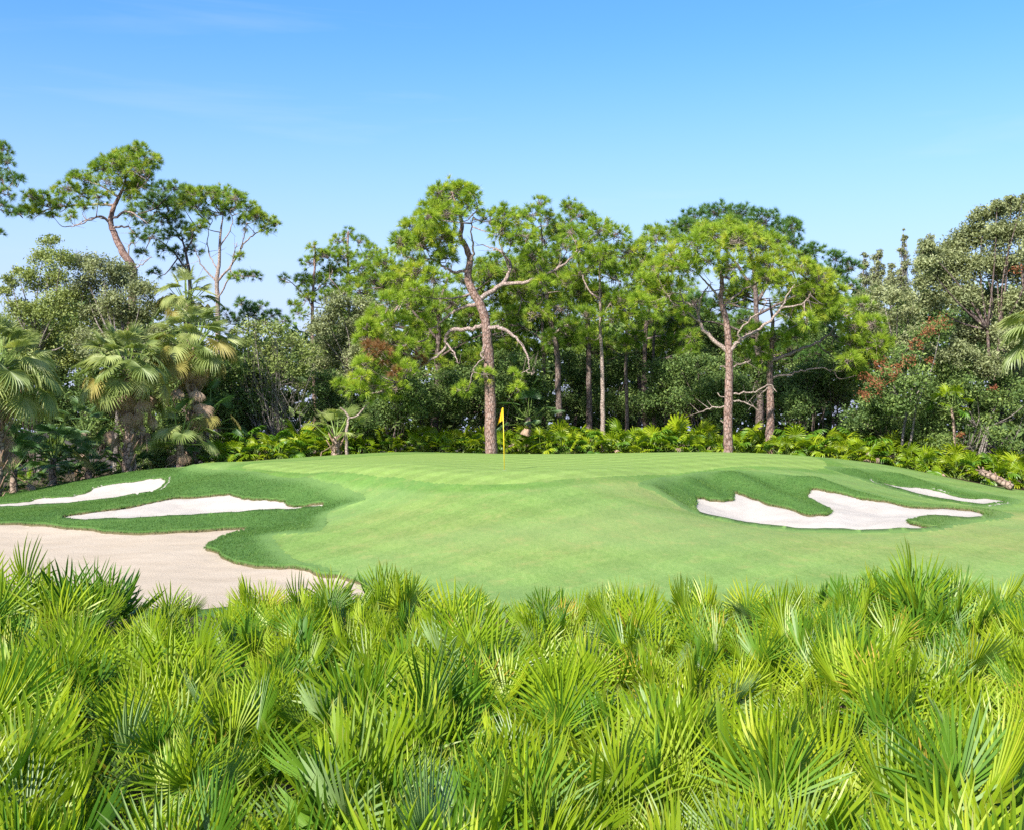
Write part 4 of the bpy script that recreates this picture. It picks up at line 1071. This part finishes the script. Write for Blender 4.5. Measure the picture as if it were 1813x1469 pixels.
# --- broadleaf trees and shrubs
broadleaf('oak_tree', 'olive green oak with light leaves at the end of the tree line', 'oak tree', 70, 66,
          [(90, 430, 14), (75, 460, 20), (108, 462, 20), (60, 500, 24), (100, 500, 24), (100, 548, 30), (60, 560, 26), (30, 545, 18), (20, 502, 14), (8, 520, 12), (30, 480, 9), (80, 610, 30), (40, 610, 26), (130, 590, 26),
           (130, 530, 22), (20, 580, 24), (120, 640, 26), (60, 650, 26)], 'leaf_olive', 41, dens=1.3, mean=0.52, whips=0.6, r0=0.2)
broadleaf('oak_tree', 'twiggy grey-green oak with whip-like shoots behind the fan palms', 'oak tree', 205, 65,
          [(145, 470, 22), (182, 480, 26), (152, 515, 28), (212, 508, 28), (252, 520, 24), (180, 565, 32), (232, 568, 28), (272, 552, 18), (282, 595, 20), (202, 618, 26), (160, 610, 26), (250, 615, 24), (300, 620, 20),
           (225, 480, 14), (200, 540, 24), (270, 640, 20)], 'leaf_grey', 42, dens=1.35, mean=0.45, whips=2.6, r0=0.2)
broadleaf('thicket_shrub', 'bushy thicket with bare grey stems showing below its leaves', 'shrub', 490, 63,
          [(450, 582, 20), (490, 592, 22), (430, 612, 20), (470, 622, 24), (520, 612, 22), (545, 632, 22), (440, 650, 18), (500, 650, 22), (530, 664, 20), (416, 592, 12), (460, 680, 14), (540, 690, 14)],
          'leaf_olive', 43, dens=0.7, mean=0.38, whips=1.6, bare=70, stems=4, r0=0.06, stem_spread=1.2)
broadleaf('oak_tree', 'grey-green oak between the thin skyline pines and the bent pine', 'oak tree', 600, 69,
          [(600, 540, 22), (640, 552, 24), (580, 570, 24), (620, 590, 26), (660, 600, 22), (590, 620, 26), (560, 590, 20), (630, 640, 24), (570, 650, 22), (600, 680, 22), (650, 560, 18), (640, 620, 22), (680, 640, 20), (640, 690, 20)],
          'leaf_grey', 44, dens=1.3, mean=0.40, whips=1.4, r0=0.2)
broadleaf('oak_tree', 'large grey-green oak towering over the red-leaved shrub', 'oak tree', 1760, 60,
          [(1740, 386, 17), (1770, 376, 18), (1800, 372, 20), (1722, 420, 24), (1760, 420, 28), (1800, 420, 28), (1690, 442, 24), (1660, 462, 22), (1640, 440, 13), (1700, 480, 28), (1745, 480, 30), (1795, 480, 28),
           (1655, 500, 26), (1700, 530, 28), (1750, 540, 30), (1800, 540, 26), (1650, 540, 22), (1710, 590, 28), (1760, 600, 28), (1800, 610, 26), (1690, 630, 24), (1740, 650, 26), (1790, 660, 26), (1830, 450, 28),
           (1835, 550, 28), (1790, 355, 8), (1765, 364, 9), (1812, 352, 7), (1640, 470, 16), (1835, 400, 22)],
          'leaf_grey', 45, bark='dark_bark', dens=2.3, mean=0.50, whips=1.2, r0=0.17, depth=2.2, stems=3, stem_spread=2.0)
broadleaf('shrub_tree', 'pale grey-green bushy tree between the drooping pine bough and the large oak', 'tree', 1590, 66,
          [(1560, 525, 20), (1590, 530, 22), (1540, 550, 18), (1610, 560, 20), (1575, 570, 22), (1630, 590, 20), (1600, 610, 22), (1550, 600, 18), (1640, 620, 18), (1620, 530, 16), (1530, 580, 16)],
          'leaf_grey', 46, dens=1.0, mean=0.62, whips=0.8, r0=0.16)
for i, (bx_, bl, lb) in enumerate([
        (1600, [(1601, 415, 3.5), (1600, 432, 5), (1598, 450, 7), (1602, 468, 8), (1598, 490, 10), (1602, 512, 12), (1590, 500, 8), (1580, 505, 10)], 'narrow spire-like distant tree, tallest of the spires'),
        (1550, [(1556, 448, 5), (1553, 465, 7), (1548, 485, 9), (1553, 505, 12), (1560, 480, 7), (1550, 520, 12)], 'thin wispy distant tree nearest the domed pine'),
        (1578, [(1579, 468, 5), (1578, 485, 7), (1576, 505, 9), (1580, 520, 12)], 'short distant spire between two taller ones'),
        (1530, [(1530, 455, 5), (1530, 475, 8), (1532, 500, 11), (1526, 520, 12)], 'faint distant tree at the edge of the pine crown'),
        (1632, [(1632, 450, 10), (1645, 430, 8), (1626, 475, 12), (1640, 465, 12), (1630, 500, 14)], 'distant rounded tree peeping beside the large oak')]):
    broadleaf('distant_tree', lb, 'tree', bx_, 92, bl, 'leaf_grey', 60 + i, leaf=0.10, dens=0.5, mean=0.55, depth=0.8, r0=0.07, whips=2.5, group='distant trees')
broadleaf('berry_shrub', 'dark shrub sprinkled with rusty red leaves beside the pine bough', 'shrub', 1600, 57.5,
          [(1600, 640, 26), (1640, 602, 22), (1570, 670, 22), (1620, 680, 28), (1660, 650, 26), (1552, 690, 16), (1600, 720, 22), (1640, 735, 20), (1665, 585, 16), (1580, 720, 18), (1560, 735, 16)], 'leaf_dark', 47, dens=1.1, mean=0.52,
          r0=0.1, stems=3, red=[(1662, 576, 15), (1642, 592, 11), (1622, 612, 9), (1560, 652, 11), (1548, 684, 14), (1592, 652, 8), (1530, 702, 10), (1610, 640, 8), (1580, 668, 8), (1645, 640, 6), (1535, 670, 8)])
broadleaf('shrub', 'dark green shrub under the large oak near the fallen palm log', 'shrub', 1720, 58,
          [(1700, 690, 24), (1660, 700, 24), (1730, 700, 22), (1690, 740, 20), (1770, 710, 24), (1800, 740, 20), (1740, 750, 20), (1700, 660, 22), (1780, 680, 22), (1830, 700, 26), (1760, 770, 18), (1800, 790, 16)],
          'leaf_dark', 48, dens=1.0, mean=0.55, r0=0.08, stems=4, bare=24, red=[(1760, 690, 6), (1800, 480, 7), (1700, 770, 5)])
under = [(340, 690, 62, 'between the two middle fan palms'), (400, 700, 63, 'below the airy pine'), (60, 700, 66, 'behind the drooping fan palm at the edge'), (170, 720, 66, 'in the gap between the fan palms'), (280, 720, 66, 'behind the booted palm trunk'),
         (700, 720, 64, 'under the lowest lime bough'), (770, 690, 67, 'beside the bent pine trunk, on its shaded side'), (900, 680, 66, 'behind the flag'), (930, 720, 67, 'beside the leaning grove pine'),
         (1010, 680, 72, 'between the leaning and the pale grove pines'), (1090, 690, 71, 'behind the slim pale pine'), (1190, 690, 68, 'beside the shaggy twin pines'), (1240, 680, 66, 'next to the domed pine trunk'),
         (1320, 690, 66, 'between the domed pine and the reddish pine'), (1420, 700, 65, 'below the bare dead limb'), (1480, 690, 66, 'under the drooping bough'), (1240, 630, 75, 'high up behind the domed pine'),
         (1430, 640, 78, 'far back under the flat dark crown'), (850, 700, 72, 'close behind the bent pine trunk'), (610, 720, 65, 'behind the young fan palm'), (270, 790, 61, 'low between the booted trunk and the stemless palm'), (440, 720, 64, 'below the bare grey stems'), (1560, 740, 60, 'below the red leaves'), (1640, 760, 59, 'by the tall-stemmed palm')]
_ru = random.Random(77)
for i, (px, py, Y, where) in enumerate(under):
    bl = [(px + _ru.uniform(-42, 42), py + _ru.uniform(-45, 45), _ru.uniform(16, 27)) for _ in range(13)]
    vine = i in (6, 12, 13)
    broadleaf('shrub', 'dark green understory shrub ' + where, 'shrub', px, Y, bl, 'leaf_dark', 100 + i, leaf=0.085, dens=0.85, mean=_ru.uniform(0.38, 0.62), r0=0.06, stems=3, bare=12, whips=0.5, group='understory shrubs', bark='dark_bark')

def woods():
    """the wood behind, too deep to tell its trees apart"""
    r = np.random.default_rng(31); Vs, As = [], []
    tops = [(-200, 600), (0, 590), (60, 560), (150, 540), (300, 580), (350, 615), (500, 615), (540, 590), (640, 560), (760, 560), (1150, 570), (1400, 590), (1500, 540), (1813, 520), (2050, 520)]
    tx, ty = zip(*tops)
    for px in np.arange(-180, 2040, 20):
        t = np.interp(px, tx, ty)
        for py in np.arange(t, 800, 24):
            Y = r.uniform(80, 98); c = P(px + r.uniform(-15, 15), py + r.uniform(0, 25), Y); rm = r.uniform(0.8, 1.4)
            V, tn = leaf_cloud(r, c, rm, 66, 0.38, nclump=9, clump=0.3)
            Vs.append(V); As.append(np.clip(0.42 + r.normal(0, 0.1) + tn + r.normal(0, 0.12, 66), 0, 1))
    V = np.concatenate(Vs).reshape(-1, 3); a = np.repeat(np.concatenate(As), 4)
    link('distant_woods', mesh_np('distant_woods', V, [np.arange(len(V)).reshape(-1, 4)], M['leaf_dark'], {'tint': a}, smooth=False), kind='stuff', label='dense dark green wood behind the pines')
woods()

# --- fan palms
def sabal(label, px, py, Y, top_r, seed, nf, trunk_r=0.17, dead=6, scale=1.0, tilt1=1.9, base_px=None, name='fan_palm', set_main=None, yel=0.2, group='fan palms', boots=True):
    rnd = random.Random(seed); r = np.random.default_rng(seed)
    top = P(px, py, Y); bx = ((base_px or px) - 906.5) / F_PX * Y; bz = tz(bx, Y); O = np.array([bx, Y, bz])
    root = link(name, None, loc=O, label=label, cat='palm tree', group=group)
    h = top[2] - bz; tp = top - O
    pts = spline(np.array([[0, 0, -0.15], tp * 0.5 + np.array([r.normal(0, 0.08), 0, 0]), tp]), 6)
    g = Geo(); g.tube(pts, np.full(len(pts), trunk_r) * np.linspace(1.1, 0.95, len(pts)), 12, 0.5, 0.06, r)
    link('trunk', g.mesh('palm_trunk', M['palm_bark']), root)
    if boots and h > 0.8:                       # old leaf bases crossing up the trunk
        n = int(max(8, min(60, h * 16)))
        for i in range(n):
            f = (i + 0.5) / n; c = pts[0] * (1 - f) + pts[-1] * f; c = np.array([np.interp(f, np.linspace(0, 1, len(pts)), pts[:, k]) for k in range(3)])
            az = i * 2.39996; d = np.array([math.cos(az), math.sin(az), 0.0])
            g = Geo(); a = c + d * trunk_r * 0.8; L = rnd.uniform(0.35, 0.65) * (0.6 + 0.4 * scale)
            g.tube(np.array([a, a + d * L * 0.35 + np.array([0, 0, L * 0.55]), a + d * L * 0.62 + np.array([0, 0, L])]), [0.055, 0.04, 0.02], 4, 0.5)
            link('leaf_boot', g.mesh('leaf_boot', M['boot']), root)
    for j in range(nf):
        f = (j + 0.5) / nf; tilt = 0.12 + (tilt1 - 0.12) * f ** 0.85 + rnd.uniform(-0.15, 0.15)
        src = (set_main or FR_SAB)
        if set_main is None and f < 0.4: src = FR_SAB_STIFF
        if f > 0.55 and rnd.random() < yel: src = FR_SAB_YEL
        add_frond(root, rnd.choice(src), j * 2.39996 + rnd.uniform(-0.25, 0.25), tilt, rnd.gauss(0, 0.25), 1.75 * scale * rnd.uniform(0.85, 1.1), off=tuple(tp - np.array([0, 0, 0.25 * f])))
    for j in range(dead):
        add_frond(root, rnd.choice(FR_SAB_DEAD), rnd.uniform(0, 6.28), rnd.uniform(1.9, 2.9), rnd.gauss(0, 0.4), 1.45 * scale * rnd.uniform(0.75, 1.0), off=tuple(pts[-1 - int(rnd.random() ** 2 * len(pts) * 0.55)] - np.array([0, 0, 0.3])), name='dead_frond')
    return root

sabal('huge drooping fan palm cut off by the edge of the view, brown skirt below', -5, 655, 52, 0, 201, 54, dead=22, scale=1.15, tilt1=2.2)
sabal('fan palm with a thick booted trunk and hanging brown dead leaves beside the narrow bunker', 225, 655, 56, 0, 202, 52, dead=40, scale=1.0, tilt1=2.1, trunk_r=0.24)
sabal('fan palm with yellowing lower leaves leaning over the bushes', 345, 615, 59, 0, 203, 46, dead=20, scale=1.0, tilt1=2.0, yel=0.55)
sabal('smaller fan palm poking out behind, under the airy pine', 330, 535, 64, 0, 204, 30, dead=5, scale=0.8, tilt1=1.9, yel=0.5, boots=False)
sabal('pale fan palm hanging in from the edge beside the large oak', 1888, 590, 50, 0, 205, 50, dead=14, scale=1.1, tilt1=2.2)
sabal('young fan palm with a few upright stiff leaves near the forked bare twig', 594, 772, 60.5, 0, 206, 12, dead=3, scale=0.85, tilt1=1.35, yel=0.0, trunk_r=0.22, set_main=FR_SAB_STIFF)
sabal('low stemless fan palm at the foot of the bushes by the booted palm', 318, 775, 57.5, 0, 207, 15, dead=4, scale=0.85, tilt1=1.7, boots=False)
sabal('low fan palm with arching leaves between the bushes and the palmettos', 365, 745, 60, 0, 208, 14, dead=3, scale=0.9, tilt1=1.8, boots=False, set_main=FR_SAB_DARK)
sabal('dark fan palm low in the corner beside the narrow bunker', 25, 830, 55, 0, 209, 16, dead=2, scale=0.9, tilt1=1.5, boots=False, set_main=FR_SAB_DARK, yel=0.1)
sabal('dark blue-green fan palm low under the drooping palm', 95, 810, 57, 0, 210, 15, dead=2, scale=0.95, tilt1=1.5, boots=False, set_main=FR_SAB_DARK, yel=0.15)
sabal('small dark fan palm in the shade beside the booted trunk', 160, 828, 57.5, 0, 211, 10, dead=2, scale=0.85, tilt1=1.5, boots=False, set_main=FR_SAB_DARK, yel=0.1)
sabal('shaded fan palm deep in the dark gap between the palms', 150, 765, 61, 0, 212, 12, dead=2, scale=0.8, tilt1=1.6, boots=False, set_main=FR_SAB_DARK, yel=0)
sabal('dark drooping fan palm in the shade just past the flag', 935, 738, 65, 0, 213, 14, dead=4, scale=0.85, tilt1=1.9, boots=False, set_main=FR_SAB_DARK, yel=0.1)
sabal('tall-stemmed fan palm rising from the undergrowth below the large oak', 1685, 720, 57, 0, 214, 12, dead=2, scale=0.7, tilt1=1.7, boots=False, yel=0.2, set_main=FR_BELT, trunk_r=0.07)

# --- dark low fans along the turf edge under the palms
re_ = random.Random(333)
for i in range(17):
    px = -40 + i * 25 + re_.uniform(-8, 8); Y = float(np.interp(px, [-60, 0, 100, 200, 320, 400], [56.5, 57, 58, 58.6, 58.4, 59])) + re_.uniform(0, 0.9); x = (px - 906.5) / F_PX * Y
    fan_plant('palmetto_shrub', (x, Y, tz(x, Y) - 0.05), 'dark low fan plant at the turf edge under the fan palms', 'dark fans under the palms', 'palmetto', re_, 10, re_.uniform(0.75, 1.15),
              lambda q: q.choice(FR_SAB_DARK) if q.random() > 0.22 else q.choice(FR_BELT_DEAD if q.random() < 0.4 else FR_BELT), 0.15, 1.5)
# --- palmetto belt in front of the pines
rb = random.Random(301)
belt_where = ['below the thicket with bare stems', 'beside the young fan palm', 'at the foot of the bent pine', 'behind the flag', 'under the grove of thin pines', 'at the foot of the domed pine', 'under the drooping bough', 'in front of the red-leaved shrub', 'near the fallen palm log']
belt_px = [380, 520, 690, 880, 960, 1190, 1350, 1500, 1650]
def belt_edge(px):
    return float(np.interp(px, [380, 420, 540, 690, 906, 1290, 1420, 1500, 1600, 1700, 1813], [58.8, 58.8, 60.6, 63, 63.4, 62.4, 59.6, 57.6, 56, 55, 54]))
px = 384.0
while px < 1830:
    for row in range(2):
        Y = belt_edge(px) + row * 1.5 + rb.uniform(0.0, 0.7); x = (px + rb.uniform(-10, 10) + row * 14 - 906.5) / F_PX * Y
        big = 1.35 if 640 < px < 900 else 1.6
        wi = max(k for k, b in enumerate(belt_px) if px >= b or k == 0)
        fan_plant('palmetto_shrub', (x, Y, tz(x, Y) - 0.05), 'yellow-green palmetto clump ' + belt_where[wi], 'palmetto belt ' + belt_where[wi], 'palmetto', rb, 13,
                  big * rb.uniform(0.85, 1.15) * (1.15 if row else 0.85), lambda q: q.choice(FR_BELT) if q.random() > 0.05 else q.choice(FR_BELT_DEAD), 0.15, 1.55)
    px += rb.uniform(26, 36)

# --- palmettos in front
rp = random.Random(401)
def top_height(px):
    return float(np.interp(px, [-100, 0, 90, 170, 240, 330, 420, 560, 640, 690, 760, 900, 1050, 1190, 1300, 1430, 1500, 1590, 1660, 1730, 1830, 1950],
                           [1.35, 1.4, 1.68, 1.45, 0.95, 0.85, 1.05, 1.2, 1.25, 1.35, 1.15, 1.1, 1.1, 1.25, 1.0, 1.2, 1.25, 1.65, 1.5, 1.2, 1.15, 1.1]))
spots = []
y = 4.9
while y < 19.6:
    step = 0.90 + 0.012 * y
    xw = 0.475 * y + 0.8
    x = -xw + rp.uniform(0, step)
    while x < xw:
        spots.append((x + rp.uniform(-0.28, 0.28), y + rp.uniform(-0.28, 0.28)))
        x += step * 1.08
    y += step * 0.92
for (x, y) in spots:
    px = 906.5 + x / y * F_PX
    far = sstep(14.5, 18.5, np.array(y)); h = 1.28 * (1 - far) + top_height(px) * far
    h *= rp.uniform(0.80, 1.16) if y < 15 else rp.uniform(0.85, 1.03)
    z = tz(x, y) - 0.03
    tall_l = y > 15.5 and px < 200; tall_r = y > 15.5 and 1480 < px < 1720
    if tall_l: lb, gr = 'tall dark green palmetto standing against the tan sand', 'tall palmettos against the tan sand'
    elif tall_r: lb, gr = 'tall palmetto with dark spiky fans standing above its row against the fairway', 'tall palmettos against the fairway'
    elif y > 16 and px < 640: lb, gr = 'bright palmetto in the back row', 'palmettos bordering the tan sand'
    elif y > 16: lb, gr = 'bright palmetto in the back row', 'palmettos bordering the fairway'
    elif y > 10.5: lb, gr = 'palmetto midway up the bed', 'palmettos in the middle of the bed'
    else: lb, gr = 'large-leaved palmetto at the very bottom', 'palmettos along the bottom of the view'
    cols = [(330, 'below the wide tan sand'), (640, 'below the grass nose beside the tan sand'), (1010, 'below the flag'), (1260, 'below the open fairway'), (1530, 'below the large fingered bunker'), (9999, 'below the thin bunker sliver')]
    wh = next(t for lim, t in cols if px < lim)
    if not (tall_l or tall_r):
        lb += ', ' + wh; gr += ' ' + wh
    pd = 0.45 if tall_l else 0.4 if tall_r else 0.20
    patch = math.sin(x * 0.9 + 1.3) * math.sin(y * 0.7 + 0.4)
    if patch > 0.55: pd += 0.25
    def pick(q, pd=pd):
        t = q.random()
        if t < pd: return q.choice(FR_PAL_DARK)
        if t < pd + 0.05: return q.choice(FR_PAL_SILVER)
        if t < pd + 0.080: return q.choice(FR_PAL_YEL)
        if t < pd + 0.105: return q.choice(FR_BELT_DEAD)
        return q.choice(FR_PAL)
    fan_plant('saw_palmetto', (x, y, z), lb, gr, 'palmetto', rp, 14 if y < 13 else 12, h / (1.27 - 0.11 * float(far)), pick, 0.06, 1.02)

# --- flag in the green
def flag():
    c = P(893, 832, 41); z = tz(c[0], c[1]) + 0.0
    root = link('golf_flag', None, loc=(c[0], c[1], z), label='yellow flag hanging limp on a thin yellow pole in the putting green', cat='flag')
    H = 2.25; g = Geo()
    g.tube(np.array([[0, 0, -0.05], [-0.02, 0, H * 0.5], [-0.055, 0, H]]), [0.015, 0.014, 0.012], 10, 0.5)
    link('pole', g.mesh('flag_pole', M['flag_pole']), root)
    # limp cloth: gathered folds falling from the pole top
    nu, nv = 15, 15; V = []
    for j in range(nv):
        t = j / (nv - 1)
        for i in range(nu):
            s = i / (nu - 1)
            wid = 0.035 + 0.155 * t ** 1.15
            low = 0.0 if j < nv - 1 else 0.0
            x = -0.065 - wid * s
            y = 0.055 * math.sin(s * 9.0 + 1.5 * t) * (0.3 + 0.7 * t) * (0.4 + s)
            zz = H - 0.01 - (0.46 + 0.13 * s * s) * t - 0.03 * s
            V.append((x, y, zz))
    q = [(j * nu + i, j * nu + i + 1, (j + 1) * nu + i + 1, (j + 1) * nu + i) for j in range(nv - 1) for i in range(nu - 1)]
    link('cloth', mesh_np('flag_cloth', np.array(V), [np.array(q)], M['flag'], {'tint': np.zeros(len(V))}), root)
    an = np.linspace(0, 2 * np.pi, 25)[:-1]
    rim = np.concatenate([np.stack([0.054 * np.cos(an), 0.054 * np.sin(an), np.full(24, 0.012)], 1), np.stack([0.066 * np.cos(an), 0.066 * np.sin(an), np.full(24, 0.010)], 1)])
    k = np.arange(24); link('cup_rim', mesh_np('cup_rim', rim, [np.stack([k, (k + 1) % 24, 24 + (k + 1) % 24, 24 + k], 1)], M['cup'], {}), root)
flag()

# --- bare forked twig beside the young palm, fallen palm log
def bare_twig():
    Y = 59.5; b = P(614, 800, Y); b[2] = tz(b[0], Y) - 0.1; r = np.random.default_rng(3)
    root = link('bare_sapling', None, loc=b, label='leafless forked sapling with a bent pale branch beside the young fan palm', cat='sapling')
    for nm, pts, rad in (('trunk', [(614, 800), (613, 770), (617, 745), (618, 738)], (0.10, 0.06)), ('branch', [(618, 740), (632, 736), (645, 722), (655, 712), (662, 703)], (0.05, 0.025)), ('branch', [(618, 740), (610, 728), (602, 722)], (0.06, 0.04))):
        w = np.array([P(a, c, Y) for a, c in pts]);
        if nm == 'trunk': w = np.vstack([b, w])
        w = spline(w, 4); w += r.normal(0, 0.012, w.shape)
        g = Geo(); g.tube(w - b, np.linspace(rad[0], rad[1], len(w)), 8, 0.5, 0.08, r)
        link(nm, g.mesh('sapling_' + nm, M['pale_limb']), root)
bare_twig()

def fallen_log():
    Y = 53.0; r = np.random.default_rng(4)
    a, b = P(1735, 834, Y), P(1792, 862, Y - 1.0)
    a[2] = max(a[2], tz(a[0], a[1]) + 0.35); b[2] = tz(b[0], b[1]) + 0.12
    O = b.copy()
    root = link('palm_log', None, loc=O, label='fallen brown palm trunk lying in the dry palmettos at the turf edge', cat='log')
    w = spline(np.array([a, (a + b) / 2 + np.array([0, 0, 0.05]), b]), 6); g = Geo()
    g.tube(w - O, np.linspace(0.15, 0.18, len(w)), 12, 0.5, 0.05, r)
    link('trunk', g.mesh('log_trunk', M['palm_bark']), root)
    for i in range(16):
        c = w[int(i / 16 * len(w))]; d = r.normal(0, 1, 3); d[2] = abs(d[2]); d /= np.linalg.norm(d)
        g = Geo(); g.tube(np.array([c + d * 0.12 - O, c + d * 0.26 + np.array([-0.12, 0, 0.04]) - O]), [0.05, 0.02], 4, 0.5)
        link('leaf_boot', g.mesh('log_boot', M['boot']), root)
fallen_log()
